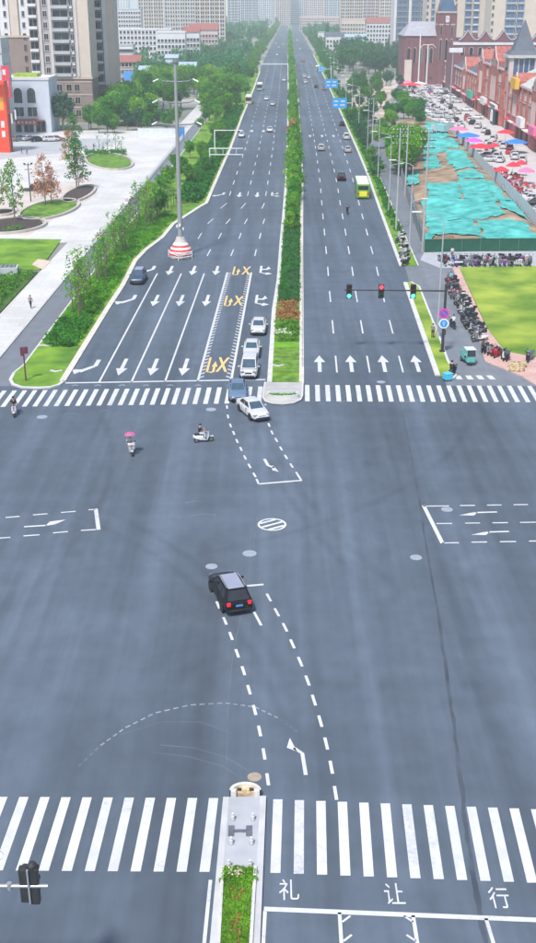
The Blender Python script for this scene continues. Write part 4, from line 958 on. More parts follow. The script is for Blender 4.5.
# ------------------------------------------------------------------ vehicles
def paint(name, c, rough=.25): return M('paint_' + name, c, rough, .04, .8, spec=.6)
PAINTS = {'white': paint('white', (.56, .57, .59)), 'black': M('paint_black', (.008, .008, .011), .14, .04, .8, spec=.4), 'navy': paint('navy', (.05, .08, .15)), 'steel': paint('steel', (.12, .19, .3)),
          'silver': paint('silver', (.42, .44, .47)), 'red': paint('red', (.5, .03, .04)), 'grey': paint('grey', (.16, .17, .19)), 'blue': paint('blue', (.04, .12, .45)), 'brown': paint('brown', (.2, .1, .07))}
LAMPW = M('lamp_clear', (.2, .24, .28), .12, .1, 6, spec=.8); LAMPR = M('lamp_red', (.5, .01, .015), .2, .1, 6); LAMPRL = M('lamp_red_lit', (.65, .015, .025), .3, .1, 6, emit=.6)
PLATE = M('plate_blue', (.1, .25, .6), .5, .05, 6)
WHEEL = {}
def wheel_meshes(r, w):
    k = (r, w)
    if k not in WHEEL:
        n = 20; t = MB(); prof = [(r * .62, -w / 2), (r * .94, -w / 2), (r, -w * .3), (r, w * .3), (r * .94, w / 2), (r * .62, w / 2)]
        for i in range(n):
            a0, a1 = 6.28319 * i / n, 6.28319 * (i + 1) / n
            for (r0, y0), (r1, y1) in zip(prof[:-1], prof[1:]):
                t.add([(r0 * math.cos(a0), y0, r0 * math.sin(a0)), (r0 * math.cos(a1), y0, r0 * math.sin(a1)), (r1 * math.cos(a1), y1, r1 * math.sin(a1)), (r1 * math.cos(a0), y1, r1 * math.sin(a0))], [(0, 1, 2, 3)])
        rm = MB(); rm.cyl((0, -w * .42, 0), (0, w * .42, 0), r * .64, n=16)
        for i in range(5):
            a = 6.28319 * i / 5
            for sy in (-1, 1): rm.box(r * .32 * math.cos(a), sy * w * .44, r * .32 * math.sin(a), r * .2, w * .1, r * .2)
        WHEEL[k] = (t.mesh('tyre', TYRE, 40), rm.mesh('rim', RIM, 40))
    return WHEEL[k]
def add_wheel(t, x, y, r, w, detailed=True):
    ty, rm = wheel_meshes(r, w); o = link('wheel', ty, t, (x, y, r))
    link('rim', rm, o)
BODY = {
 'sedan': dict(L=4.75, st=[(-2.37, .42, .80, .70), (-2.30, .3, .98, .82), (-1.75, .25, 1.03, .9), (-.6, .22, .99, .92), (.75, .22, .97, .92), (1.5, .24, .89, .9), (2.1, .28, .78, .84), (2.32, .34, .66, .72), (2.38, .4, .55, .6)],
               gh=(-1.95, 1.15, -1.15, .28, .93, 1.47, .80, .6), wx=(-1.38, 1.42), r=.33, sw=1),
 'suv': dict(L=4.7, st=[(-2.35, .5, .95, .76), (-2.28, .38, 1.08, .88), (-1.7, .32, 1.1, .93), (-.6, .3, 1.07, .95), (.8, .3, 1.05, .95), (1.5, .32, .99, .93), (2.1, .36, .9, .87), (2.3, .42, .76, .76), (2.35, .5, .62, .66)],
               gh=(-2.28, 1.25, -1.75, .3, 1.03, 1.72, .88, .66), wx=(-1.4, 1.4), r=.37, sw=2),
 'van': dict(L=4.9, st=[(-2.45, .42, 1.0, .78), (-2.4, .3, 1.08, .88), (-1.7, .26, 1.08, .92), (-.6, .24, 1.05, .93), (.9, .24, 1.02, .93), (1.7, .26, .94, .9), (2.25, .3, .82, .82), (2.42, .36, .66, .72)],
               gh=(-2.38, 1.55, -2.2, .55, 1.0, 1.8, .86, .7), wx=(-1.5, 1.5), r=.34, sw=3)}
CARMESH = {}
def car_meshes(kind):
    if kind in CARMESH: return CARMESH[kind]
    B = BODY[kind]; mb = MB(); rings = []
    for (x, zb, zt, hw) in B['st']:
        half = [(hw * .86, zb), (hw * .98, zb + .1), (hw, (zb + zt) * .5), (hw * .985, zt - .16), (hw * .9, zt - .03), (hw * .6, zt)]
        rings.append([(x, y, z) for y, z in half] + [(x, -y, z) for y, z in half[::-1]])
    nr = 12; vs = [p for r in rings for p in r]; fs = []
    for k in range(len(rings) - 1):
        for i in range(nr): fs.append((k * nr + i, k * nr + (i + 1) % nr, (k + 1) * nr + (i + 1) % nr, (k + 1) * nr + i))
    fs += [tuple(range(nr))[::-1], tuple(range((len(rings) - 1) * nr, len(rings) * nr))]
    mb.add(vs, fs)
    x0, x1, c0_, c1, zb, zt, hb_, ht = B['gh']
    cab = [(x0, -hb_, zb), (x1, -hb_ * .92, zb), (x1, hb_ * .92, zb), (x0, hb_, zb), (c0_, -ht, zt - .05), (c1, -ht, zt - .03), (c1, ht, zt - .03), (c0_, ht, zt - .05),
           (c0_ + .15, -ht * .82, zt), (c1 - .15, -ht * .82, zt + .01), (c1 - .15, ht * .82, zt + .01), (c0_ + .15, ht * .82, zt)]
    mb.add(cab, [(0, 1, 5, 4), (1, 2, 6, 5), (2, 3, 7, 6), (3, 0, 4, 7), (4, 5, 9, 8), (5, 6, 10, 9), (6, 7, 11, 10), (7, 4, 8, 11), (8, 9, 10, 11)])
    V = [Vector(p) for p in cab]
    def pane(a, b, c, d, m0, m1, lo, hi, off, split=0):
        q = MB(); nn = (b - a).cross(d - a).normalized() * off
        def P(u, v): return a.lerp(b, u).lerp(d.lerp(c, u), v) + nn
        us = [m0 + (m1 - m0) * i / (split + 1) for i in range(split + 2)]
        for i in range(split + 1):
            g_ = .012 if split else 0; q.add([P(us[i] + g_, lo), P(us[i + 1] - g_, lo), P(us[i + 1] - g_, hi), P(us[i] + g_, hi)], [(0, 1, 2, 3)])
        return q
    D = {}
    D['body'] = mb
    D['windscreen'] = pane(V[1], V[2], V[6], V[5], .06, .94, .08, .94, .012)
    D['rear_window'] = pane(V[3], V[0], V[4], V[7], .08, .92, .12, .9, .012)
    D['side_window'] = [pane(V[0], V[1], V[5], V[4], .1, .93, .14, .88, .012, B['sw']), pane(V[2], V[3], V[7], V[6], .07, .9, .14, .88, .012, B['sw'])]
    CARMESH[kind] = {k: ([m.mesh(k, CARGL) for m in v] if isinstance(v, list) else v.mesh(k, CARGL, 35 if k == 'body' else None)) for k, v in D.items()}
    return CARMESH[kind]
CARP = {}
def car_proto(kind, colr, full):
    key = (kind, colr, full)
    if key in CARP: return CARP[key]
    B = BODY[kind]; cm = car_meshes(kind); t = thing({'sedan': 'car', 'suv': 'suv', 'van': 'minivan'}[kind], '', 'van' if kind == 'van' else 'car')
    bm_ = cm['body'].copy(); bm_.materials.clear(); bm_.materials.append(PAINTS[colr]); link('body', bm_, t)
    ws = cm['windscreen'].copy(); ws.materials[0] = CARGL2 if colr != 'black' else CARGL; link('windscreen', ws, t); link('rear_window', cm['rear_window'], t)
    for m in cm['side_window']: link('side_window', m, t)
    hw = B['st'][3][3]
    for x in B['wx']:
        for s in (-1, 1): add_wheel(t, x, s * (hw - .1), B['r'], .22)
    L2 = B['L'] / 2; zf = B['st'][-2][2]; zr = B['st'][1][2]
    if full:
        arch = MB(); arch.cyl((0, -.01, 0), (0, .01, 0), B['r'] + .07, n=20); am = arch.mesh('wheel_arch', BLACKT)
        for x in B['wx']:
            for s in (-1, 1): link('wheel_arch', am, t, (x, s * (hw - .002), B['r'] + .02))
        for s in (-1, 1):
            MB().box(L2 - .22, s * .62, zf + .02, .3, .36, .13, rz=-s * .35).build('headlight', LAMPW, t, bevel=.04)
            MB().box(-L2 + .06, s * .68, zr - .16, .14, .26, .22 if kind != 'suv' else .26).build('taillight', LAMPRL if colr == 'black' else LAMPR, t, bevel=.04)
            MB().box(B['gh'][1] - .55, s * (hw + .1), B['gh'][4] + .08, .14, .22, .14).build('mirror', PAINTS[colr], t, bevel=.04)
        MB().box(L2 - .0, 0, .4, .1, 1.25, .2).build('grille', BLACKT, t, bevel=.02); MB().box(L2 - .1, 0, zf - .06, .16, .7, .1).build('grille', BLACKT, t, bevel=.02)
        for s in (-1, 1): MB().tube([(B['gh'][1] + .05, s * .62, B['gh'][4] + .045), (L2 - .35, s * .55, zf + .06)], [.012, .012], 4).build('bonnet_crease', M('crease_grey', (.3, .31, .33), .4, .1, 3), t)
        for s in (-1, 1):
            for dx in (-.55, .45): MB().box(dx, s * (hw - .002), .62, .015, .03, .62).build('door_gap', BLACKT, t)
        MB().box(-L2 + .0, 0, zr - .28, .04, .46, .14).build('number_plate', PLATE, t); MB().box(L2 - .0, 0, .46, .04, .46, .13).build('number_plate', PLATE, t)
        MB().box(-L2 + .06, 0, .45, .16, 1.5, .2).build('bumper', BLACKT, t, bevel=.05)
        if kind == 'suv':
            for s in (-1, 1): MB().tube([(-1.6, s * .6, 1.76), (-.6, s * .62, 1.8), (.2, s * .6, 1.76)], [.025] * 3, 6).build('roof_rail', METAL, t)
            MB().box(-.72, 0, 1.732, 2.0, 1.06, .02).build('roof_panel', M('pale_roof', (.3, .32, .42), .15, .05, 2, spec=.7), t, bevel=.008)  # pale bluish panel over nearly the whole roof
    else:
        for s in (-1, 1):
            MB().box(L2 - .2, s * .6, zf, .3, .34, .12).build('headlight', LAMPW, t); MB().box(-L2 + .06, s * .66, zr - .16, .14, .28, .2).build('taillight', LAMPR, t)
    CARP[key] = Proto(t); return CARP[key]
def car(kind, colr, px_, py_, label, away=False, ang=0.0, full=False, group=None, z=0.0):
    """px,py: middle of the lower edge of the end that faces the camera; ang: extra turn in degrees"""
    p = G(px_, py_, z); a = rang(p.y) + (0 if away else math.pi) + R(ang); L2 = BODY[kind]['L'] / 2
    d = Vector((math.cos(a), math.sin(a), 0)); p = p + d * (L2 if away else -L2)
    return car_proto(kind, colr, full).put(p, a, label, group)
car('suv', 'black', 239.5, 616.5, 'black SUV with pale roof and lit red tail lamps driving away across the junction', True, 19, True)
car('sedan', 'white', 262.5, 422.5, 'white saloon turning out of the queue in front of the far reservation nose', False, 24, True)
car('sedan', 'steel', 238, 403.5, 'steel blue saloon standing across the far zebra crossing', False, 4, True)
car('van', 'white', 248.3, 380.5, 'white minivan stopped at the far stop line behind the blue saloon', False, 0, True)
car('sedan', 'white', 250.8, 360, 'white car squeezed between the minivan and the last queued car', False, 0, True)
car('sedan', 'white', 257.8, 336.5, 'white car at the tail of the left turn queue', False, 0, True)
car('suv', 'navy', 136.3, 285.5, 'dark blue car in the leftmost lane beside the verge', False, 0, True)
for i, (k, c, x, y, l, aw) in enumerate([
    ('sedan', 'white', 269.8, 132.5, 'white car on the left carriageway nearest the orange tree', 0), ('sedan', 'white', 241.3, 138, 'white car by the left kerb under the white gantries', 0),
    ('sedan', 'white', 266.3, 100.5, 'small white car left of two beside the buses', 0), ('sedan', 'silver', 272.5, 106, 'silver car right of two beside the buses', 0),
    ('sedan', 'white', 284, 81.5, 'white car close to the reservation far up the left carriageway', 0), ('suv', 'white', 277, 56, 'white car far up the left carriageway below the hazy trees', 0),
    ('sedan', 'white', 279, 48, 'white car furthest but two up the left carriageway', 0), ('sedan', 'silver', 283, 45, 'silver speck of a car far up the left carriageway', 0), ('sedan', 'white', 276, 44, 'white car by the left kerb near the vanishing end', 0),
    ('suv', 'silver', 321.2, 151.5, 'silver car in the inner lane of the right carriageway', 1), ('sedan', 'silver', 348, 153, 'silver car ahead of the green bus in the kerb lane', 1),
    ('van', 'white', 346.6, 140, 'white van in the kerb lane ahead of the silver car', 1), ('sedan', 'black', 342.3, 126.5, 'black car in the kerb lane ahead of the white van', 1), ('suv', 'black', 341.7, 181.5, 'black car beside the green bus', 1),
    ('sedan', 'black', 316.3, 88.2, 'black car in the middle lane under the far blue sign', 1), ('sedan', 'grey', 324.5, 90.5, 'grey car by the right kerb under the far blue sign', 1),
    ('sedan', 'white', 305.5, 83.5, 'nearer white car of a pair beside the reservation on the right carriageway', 1), ('sedan', 'white', 304.5, 77.5, 'farther white car of a pair beside the reservation on the right carriageway', 1), ('sedan', 'white', 309, 79, 'white car one lane right of the pair by the reservation', 1),
    ('sedan', 'grey', 301.5, 62, 'grey car far ahead in the inner right lane', 1), ('sedan', 'red', 304, 62.5, 'reddish car far ahead in the middle right lane', 1), ('sedan', 'white', 300, 50, 'white car far ahead on the right carriageway', 1), ('sedan', 'white', 297, 41, 'white car near the end of the right carriageway', 1)]):
    car(k, c, x, y, l, bool(aw))
# buses
def bus(px_, py_, bodym, roofm, rearm, label, away, L_=11.0, name='bus'):
    p = G(px_, py_); a = rang(p.y) + (0 if away else math.pi); d = Vector((math.cos(a), math.sin(a), 0)); p = p + d * (L_ / 2 if away else -L_ / 2)
    t = thing(name, label, 'bus', p, a)
    MB().box(0, 0, 1.6, L_, 2.52, 2.6).build('body', bodym, t, bevel=.12); MB().box(0, 0, 2.98, L_ - .3, 2.3, .2).build('roof', roofm, t, bevel=.08)
    MB().box(-1, 0, 3.16, 2.6, 1.6, .2).build('roof_unit', roofm, t, bevel=.05)
    for s in (-1, 1):
        for k in range(6): MB().box(-L_ / 2 + 1.2 + k * 1.65, s * 1.265, 1.95, 1.5, .03, .95).build('side_window', CARGL, t)
        for x in (-L_ * .3, L_ * .3): add_wheel(t, x, s * 1.12, .48, .28)
        MB().box(-L_ / 2 - .02, s * 1.0, 1.1, .06, .25, .5).build('taillight', LAMPR, t); MB().box(L_ / 2 + .02, s * .95, .75, .06, .35, .22).build('headlight', LAMPW, t)
    MB().box(L_ / 2 + .015, 0, 1.9, .04, 2.2, 1.3).build('windscreen', CARGL, t); MB().box(-L_ / 2 - .015, 0, 2.25, .04, 2.0, .75).build('rear_window', CARGL, t)
    MB().box(-L_ / 2 - .012, 0, 1.1, .04, 1.5, 1.0).build('rear_panel', rearm, t)
    return t
bus(363, 199.5, M('bus_green', (.13, .36, .03), .35, .05, 1), M('bus_white', (.75, .76, .76), .4, .05, 1), M('bus_yellow', (.75, .7, .03), .4, .05, 1), 'green city bus with yellow rear and white roof in the kerb lane', True)
bus(248.5, 104.5, M('bus_cream', (.62, .5, .4), .4, .05, 1), M('bus_white', (.75, .76, .76)), CARGL, 'cream bus with white roof nearest on the left carriageway kerb', False, 10)
bus(259.5, 91, M('bus_grey', (.35, .4, .42), .4, .05, 1), M('bus_white', (.75, .76, .76)), CARGL, 'grey white bus behind the cream bus', False, 10)
bus(318, 72, M('bus_tan', (.55, .45, .25), .4, .05, 1), M('bus_white', (.75, .76, .76)), CARGL, 'tan bus far ahead on the right carriageway kerb lane', True, 10)
# crowded car park
LC = ['white'] * 13 + ['silver'] * 3 + ['black'] * 3 + ['grey', 'red', 'blue', 'white']
WHERE = ['in the row along the grey site fence of the car park', 'in the middle row of the crowded car park', 'in the row along the brick shop fronts']
edge_l = curve([(556, 246), (508, 193), (465, 146), (446, 127), (414, 108), (394, 86)]); edge_r = curve([(640, 224), (536, 153), (497, 126), (470, 106), (440, 84)])
for row, fr in enumerate((.12, .34, .6, .84)):
    y = G(0, 222).y
    while y < G(0, 87).y:
        yy = y; y += (rnd.uniform(2.7, 3.6) if row in (0, 3) else rnd.uniform(5.2, 6.4)) if yy < 400 else rnd.uniform(5.5, 8.5)
        x = edge_l(yy) + (edge_r(yy) - edge_l(yy)) * fr + rnd.uniform(-.8, .8)
        ppx = 268 + x * FPX / (CT * yy + ST * CAM_H)
        if ppx > 560 or rnd.random() < .1: continue
        ppy = HOR + CAM_H * FPX / (CT * CT * (yy + CAM_H * math.tan(TH)))
        if 163 < ppy < 197 and 488 < ppx < 540 and fr < .7: continue      # scooter and parasol patch
        if 128 < ppy < 156 and 455 < ppx < 486 and fr < .5: continue
        c = rnd.choice(LC); k = rnd.choice(['sedan', 'sedan', 'suv', 'van' if c == 'white' else 'suv'])
        if edge_r(yy) - x < 3.5 or x - edge_l(yy) < 2: continue
        w = WHERE[0 if fr < .2 else 2 if fr > .7 else 1]
        a = rang(300) + (0 if row in (1, 2) else math.pi / 2) + rnd.uniform(-.12, .12) - .25
        nm = {'sedan': 'saloon', 'suv': 'tall car', 'van': 'minivan'}[k]
        car_proto(k, c, False).put((x, yy, .03), a, '%s %s parked %s' % (c, nm, w), 'cars in the crowded car park')
# vehicles by the plaza shops
for i, (px_, py_, c, l) in enumerate(((57, 141, 'brown', 'dark red car in front of the arched shop building'), (51, 141.5, 'white', 'white car left of the dark red car by the shops'), (38, 141.5, 'black', 'black car parked before the arched shops'), (20, 141, 'grey', 'grey car parked beside the red sign tower'), (29, 140.5, 'silver', 'silver car between the grey and black cars by the shops'), (101, 117, 'white', 'white car below the brown tower corner'))):
    car_proto('suv' if i % 2 else 'sedan', c, False).put(G(px_, py_, .1), R(8 + 12 * i), l)
# lorry on the site
lp = G(440, 133, .2)
t = thing('lorry', 'pale turquoise lorry parked at the far end of the building site', 'lorry', lp, R(120))
MB().box(-.8, 0, 1.6, 4.2, 2.2, 1.9).build('cargo_box', M('lorry_teal', (.3, .55, .58), .5, .08, 1), t, bevel=.05); MB().box(2.3, 0, 1.3, 1.7, 2.1, 1.9).build('cab', PAINTS['white'], t, bevel=.15)
MB().box(3.16, 0, 1.75, .04, 1.8, .7).build('windscreen', CARGL, t)
for x in (-1.8, 2.2):
    for s in (-1, 1): add_wheel(t, x, s * .95, .45, .28)

# ------------------------------------------------------------------ scooters and people
def scooter_proto(bodym, seatm, variant):
    t = thing('scooter', '', 'scooter')
    mb = MB()
    def ringx(sec): # (x, zb, zt, hw)
        rs_ = []
        for (x, zb, zt, hw) in sec: rs_.append([(x, -hw, zb), (x, -hw, (zb + zt) / 2 + .05), (x, -hw * .6, zt), (x, hw * .6, zt), (x, hw, (zb + zt) / 2 + .05), (x, hw, zb)])
        n = 6; mb.add([p for r in rs_ for p in r], [(k * n + i, k * n + (i + 1) % n, (k + 1) * n + (i + 1) % n, (k + 1) * n + i) for k in range(len(rs_) - 1) for i in range(n)] + [tuple(range(n))[::-1], tuple(range((len(rs_) - 1) * n, len(rs_) * n))])
    ringx([(-.92, .55, .72, .07), (-.7, .42, .76, .15), (-.3, .3, .72, .18), (-.02, .26, .62, .17)])
    ringx([(-.05, .24, .34, .16), (.3, .24, .34, .16)])
    mb.add([(.28, -.2, .3), (.28, .2, .3), (.42, .22, .75), (.42, -.22, .75), (.36, -.17, 1.0), (.36, .17, 1.0), (.36, -.2, .28), (.36, .2, .28), (.5, .22, .73), (.5, -.22, .73), (.44, -.17, 1.02), (.44, .17, 1.02)],
           [(0, 1, 2, 3), (3, 2, 5, 4), (6, 9, 8, 7), (9, 10, 11, 8), (0, 3, 9, 6), (3, 4, 10, 9), (1, 7, 8, 2), (2, 8, 11, 5), (4, 5, 11, 10), (0, 6, 7, 1)])
    mb.box(.66, 0, .5, .5, .15, .06); mb.build('body', bodym, t, smooth=50)
    MB().box(-.42, 0, .79, .78, .3, .12).build('seat', seatm, t, bevel=.04)
    for x in (-.62, .68): add_wheel(t, x, 0, .24, .11)
    hb_ = MB(); hb_.tube([(.62, 0, .3), (.42, 0, 1.02)], [.03, .03], 6).tube([(.28, -.36, 1.06), (.42, 0, 1.0), (.28, .36, 1.06)], [.02, .025, .02], 6); hb_.build('handlebar', BLACKT, t)
    MB().box(.5, 0, .92, .08, .2, .14).build('headlight', LAMPW, t, bevel=.02)
    for s in (-1, 1): MB().tube([(.33, s * .25, 1.05), (.36, s * .32, 1.22)], [.01, .01], 4).box(.36, s * .34, 1.25, .02, .13, .08).build('mirror', BLACKT, t)
    if variant == 1: MB().box(-.85, 0, .95, .34, .38, .3).build('top_box', seatm, t, bevel=.05)
    if variant == 2: MB().add([(.45, -.3, .55), (.45, .3, .55), (.55, .3, 1.0), (.55, -.3, 1.0), (.4, -.3, 1.15), (.4, .3, 1.15)], [(0, 1, 2, 3), (3, 2, 5, 4)]).build('wind_apron', seatm, t)
    return t
SCM = {'black': M('sc_black', (.02, .02, .025), .3, .2, 3), 'white': M('sc_white', (.7, .7, .72), .3, .08, 3), 'red': M('sc_red', (.5, .02, .04), .3, .1, 3), 'blue': M('sc_blue', (.05, .1, .55), .35, .1, 3), 'grey': M('sc_grey', (.25, .26, .28), .3, .1, 3), 'purple': M('sc_purple', (.2, .06, .4), .35, .1, 3), 'pink': M('sc_pink', (.65, .2, .3), .35, .1, 3)}
SCP = {}
def scooter(c, v, loc, rz, label, group=None):
    if (c, v) not in SCP: SCP[(c, v)] = Proto(scooter_proto(SCM[c], M('sc_seat', (.02, .02, .022), .7, .2, 4) if v != 2 else M('sc_quilt_' + c, {'black': (.05, .06, .1), 'white': (.5, .45, .45), 'red': (.3, .05, .08), 'blue': (.05, .08, .4), 'grey': (.12, .13, .2)}.get(c, (.3, .1, .3)), .8, .2, 4), v))
    return SCP[(c, v)].put(loc, rz, label, group)
CL = {k: M('cloth_' + k, v, .85, .15, 6) for k, v in {'black': (.02, .02, .025), 'white': (.65, .65, .67), 'red': (.5, .04, .06), 'pink': (.7, .15, .3), 'blue': (.06, .14, .5), 'grey': (.2, .2, .22), 'yellow': (.6, .45, .08), 'denim': (.05, .08, .16), 'cyan': (.1, .5, .7), 'orange': (.65, .2, .04)}.items()}
def person(pose, top, trousers, loc, rz, label, helmet=None, scale=1.0):
    me, (hx, hz) = person_mesh(pose, CL[top], CL[trousers]); t = thing('person', label, 'person', loc, rz, None, scale); link('figure', me, t)
    hm = MB(); r = .125 if helmet else .102; prof = [(r * math.cos(a), r * math.sin(a) * (1.05)) for a in [(-.35 + i * (1.92 / 7)) for i in range(8)]]; prof[-1] = (0, prof[-1][1])
    o = hm.lathe(prof, 14).build('helmet' if helmet else 'hair', CL[helmet] if helmet else HAIR, t, smooth=60, loc=(hx - .015, 0, hz + .02)); o.rotation_euler = (0, R(-12), 0)
    fe = MB()
    for s in (-1, 1): fe.box(hx + .083, s * .032, hz - .015, .012, .022, .012)
    fe.build('eyes', HAIR, t); MB().box(hx + .085, 0, hz - .085, .012, .045, .01).build('mouth', M('lip', (.35, .1, .1), .6), t)
    e = MB()
    for s in (-1, 1): e.box(hx, s * .088, hz - .03, .04, .018, .06)
    e.build('ears', SKIN, t); return t
def ride(px_, py_, heading, sc_c, var, top, trousers, helmet, lab_s, lab_p):
    p = G(px_, py_); a = R(heading); scooter(sc_c, var, p, a, lab_s); person('ride', top, trousers, p, a, lab_p, helmet)
ride(131, 453.5, -75, 'white', 2, 'white', 'grey', None, 'white scooter under the pink umbrella in the junction', 'person in white riding a scooter under a pink umbrella')
p = G(131, 453.5); t = thing('umbrella', 'pink and purple sun umbrella held over the scooter rider', 'umbrella', (p.x, p.y, 1.55), .3)
cn = MB(); n = 8
cn.lathe([(.55, .2), (.5, .27), (.33, .37), (.15, .43), (0, .45)], n, 0, sy=.8); cn.build('canopy', M('umbrella_pink', (.5, .12, .22), .7, .25, 1.2, c2=(.4, .12, .3)), t, smooth=20); MB().cyl((0, 0, -.5), (0, 0, .62), .012).build('shaft', METAL, t)
ride(203.5, 442, 15, 'white', 0, 'black', 'white', None, 'cream scooter crossing toward the right in the junction', 'person in black top riding the cream scooter')
ride(14.5, 415, -80, 'white', 1, 'black', 'grey', 'black', 'white scooter with box at the far left of the zebra', 'helmeted person in black on the leftmost scooter')
ride(347.3, 214, 89, 'black', 0, 'black', 'black', 'black', 'dark motor scooter alone on the right carriageway', 'person in black riding up the right carriageway')
ride(452.3, 328, 100, 'black', 0, 'white', 'denim', None, 'dark scooter riding along the side path', 'person in white shirt riding on the side path')
ride(452, 376, 60, 'black', 2, 'black', 'black', 'black', 'black scooter waiting at the end of the right verge', 'dark clothed person sitting on the scooter at the verge end')
p = G(447.5, 380.5, 0); t = thing('delivery_box', 'bright cyan delivery crate beside the waiting scooter', 'crate', p, .4)
MB().box(0, 0, .45, .85, .7, .6).build('box', M('cyan_box', (.08, .5, .75), .5, .1, 2), t, bevel=.05); MB().box(0, 0, .78, .9, .75, .08).build('lid', CL['cyan'], t, bevel=.03)
for sx in (-.3, .3): MB().box(sx, 0, .08, .1, .5, .16).build('foot', BLACKT, t)
person('walk', 'grey', 'black', G(31, 308.5, .12), R(80), 'person in grey walking along the pale pavement')
for px_, py_, tp, l in ((94, 150, 'black', 'person in black standing on the plaza by the wide curved planter'), (103, 151, 'white', 'person in white on the plaza near the wide curved planter'), (22, 154, 'black', 'person in dark clothes near the red sign tower'), (27, 154.5, 'grey', 'person in grey walking near the red sign tower')):
    person('walk', tp, 'denim', G(px_, py_, .1), rnd.uniform(0, 6), l)
person('stand', 'white', 'denim', G(452, 258, .02), R(-90), 'person in white standing at the hoarding corner')
person('stand', 'orange', 'black', G(452, 247.5, .3), R(-60), 'worker in orange inside the hoarding corner')
person('stand', 'cyan', 'denim', G(450.5, 284, .1), R(-120), 'person in light blue at the upper end of the scooter row')
person('stand', 'grey', 'black', G(432.5, 338, .1), R(70), 'person standing on the narrow right verge')
# three wheeler on the path
p = G(469.5, 366); t = thing('cargo_tricycle', 'teal three wheeled cargo cart driving toward the zebra on the side path', 'tricycle', p + Vector((0, 1.2, 0)), R(-84))
TEAL = M('tri_teal', (.12, .42, .38), .45, .1, 2); 
cb = MB(); cb.box(-.5, 0, .55, 1.7, 1.15, .1); cb.box(-.5, .56, .85, 1.7, .05, .5).box(-.5, -.56, .85, 1.7, .05, .5).box(-1.33, 0, .85, .05, 1.15, .5); cb.build('cargo_tray', TEAL, t)
MB().box(.95, 0, .75, .8, .95, .7, taper=.85).build('front_cowl', TEAL, t, bevel=.1); MB().box(.35, 0, .75, .5, .9, .12).build('seat', BLACKT, t, bevel=.03)
MB().box(.5, 0, 1.75, 1.3, 1.1, .06).build('canopy_roof', M('tri_roof', (.6, .62, .62), .5, .1, 2), t, bevel=.03)
for sx, sy in ((-.1, .5), (-.1, -.5), (1.1, .45), (1.1, -.45)): MB().cyl((sx, sy, .8), (sx, sy, 1.74), .025).build('canopy_post', METAL, t)
MB().add([(1.3, -.45, 1.05), (1.3, .45, 1.05), (1.12, .43, 1.7), (1.12, -.43, 1.7)], [(0, 1, 2, 3)]).build('windscreen', CARGL, t)
for x, y in ((1.05, 0), (-.7, .55), (-.7, -.55)): add_wheel(t, x, y, .28, .14)
# parked scooters in rows
LCOL = ['black'] * 5 + ['white'] * 3 + ['grey'] * 2 + ['red', 'blue']
def row(n, a, b, ang, where, group, cols=None, z=.1, jit=.25):
    A, Bp = G(*a), G(*b)
    for i in range(n):
        q = A.lerp(Bp, (i + .5) / n); c = rnd.choice(cols or LCOL); v = rnd.choice([0, 0, 1, 2])
        scooter(c, v, (q.x + rnd.uniform(-jit, jit), q.y + rnd.uniform(-jit, jit), z), R(ang) + rnd.uniform(-.25, .25), '%s scooter%s parked %s' % (c, [' ', ' with top box ', ' with quilted apron '][v].rstrip(), where), group)
row(9, (450.5, 281), (456.5, 297), 200, 'at the upper end of the row beside the lawn', 'scooters beside the right lawn', ['red', 'red', 'black', 'white', 'grey'])
row(20, (457, 298), (479, 343), 205, 'in the long row beside the lawn', 'scooters beside the right lawn')
row(10, (459, 296), (484, 344), 200, 'in the long row beside the lawn', 'scooters beside the right lawn')
row(10, (481, 350), (508, 362), 240, 'on the pink paving at the lawn corner', 'scooters on the pink paving')
row(2, (524, 362), (530, 360), 250, 'on the pink paving beside the picture edge', 'scooters on the pink paving')
row(24, (438, 261.5), (533, 262.5), -80, 'in the dense row along the green hoarding', 'scooters along the green hoarding', ['black', 'white', 'grey', 'black', 'white', 'black', 'blue', 'grey', 'red'], .02)
row(22, (444, 266), (530, 266.5), -85, 'in the front row before the green hoarding', 'scooters along the green hoarding', ['black', 'white', 'grey', 'grey', 'black', 'purple'], .02)
row(9, (399.5, 236), (407, 268), 215, 'on the narrow verge beside the right carriageway', 'scooters on the roadside verge', ['black', 'black', 'white', 'grey'], .12)
row(10, (497, 178), (527, 196), 200, 'in the red cluster of the car park', 'red scooters in the car park', ['red', 'red', 'pink', 'red'], .03, .9)
row(10, (494, 172), (530, 190), 160, 'in the red cluster of the car park', 'red scooters in the car park', ['red', 'pink', 'red', 'white'], .03, .9)
row(12, (490, 170), (524, 182), 190, 'in the red cluster of the car park', 'red scooters in the car park', ['red', 'pink', 'red'], .03, 1.2)
row(10, (506, 190), (534, 204), 190, 'in the red cluster of the car park', 'red scooters in the car park', ['white', 'pink', 'red', 'grey'], .03, 1.0)
for i in range(9):
    q = G(512 + 3 * (i % 5) + rnd.uniform(-1, 1), 366.5 + (i // 5) * 4.5, .1); t = thing('boulder', 'tan ornamental boulder on the pink paving at the lawn corner', 'boulder', q, rnd.uniform(0, 3), 'boulders at the lawn corner')
    m = MB(); pr = [(.36, 0), (.42, .15), (.36, .36), (.18, .5), (0, .53)]; m.lathe(pr, 9, sy=.7); m.v = [(x * rnd.uniform(.8, 1.2), y * rnd.uniform(.8, 1.2), z * rnd.uniform(.85, 1.15)) for x, y, z in m.v]
    m.build('stone', M('tan_stone', (.5, .4, .24), .9, .25, 3), t, smooth=50)
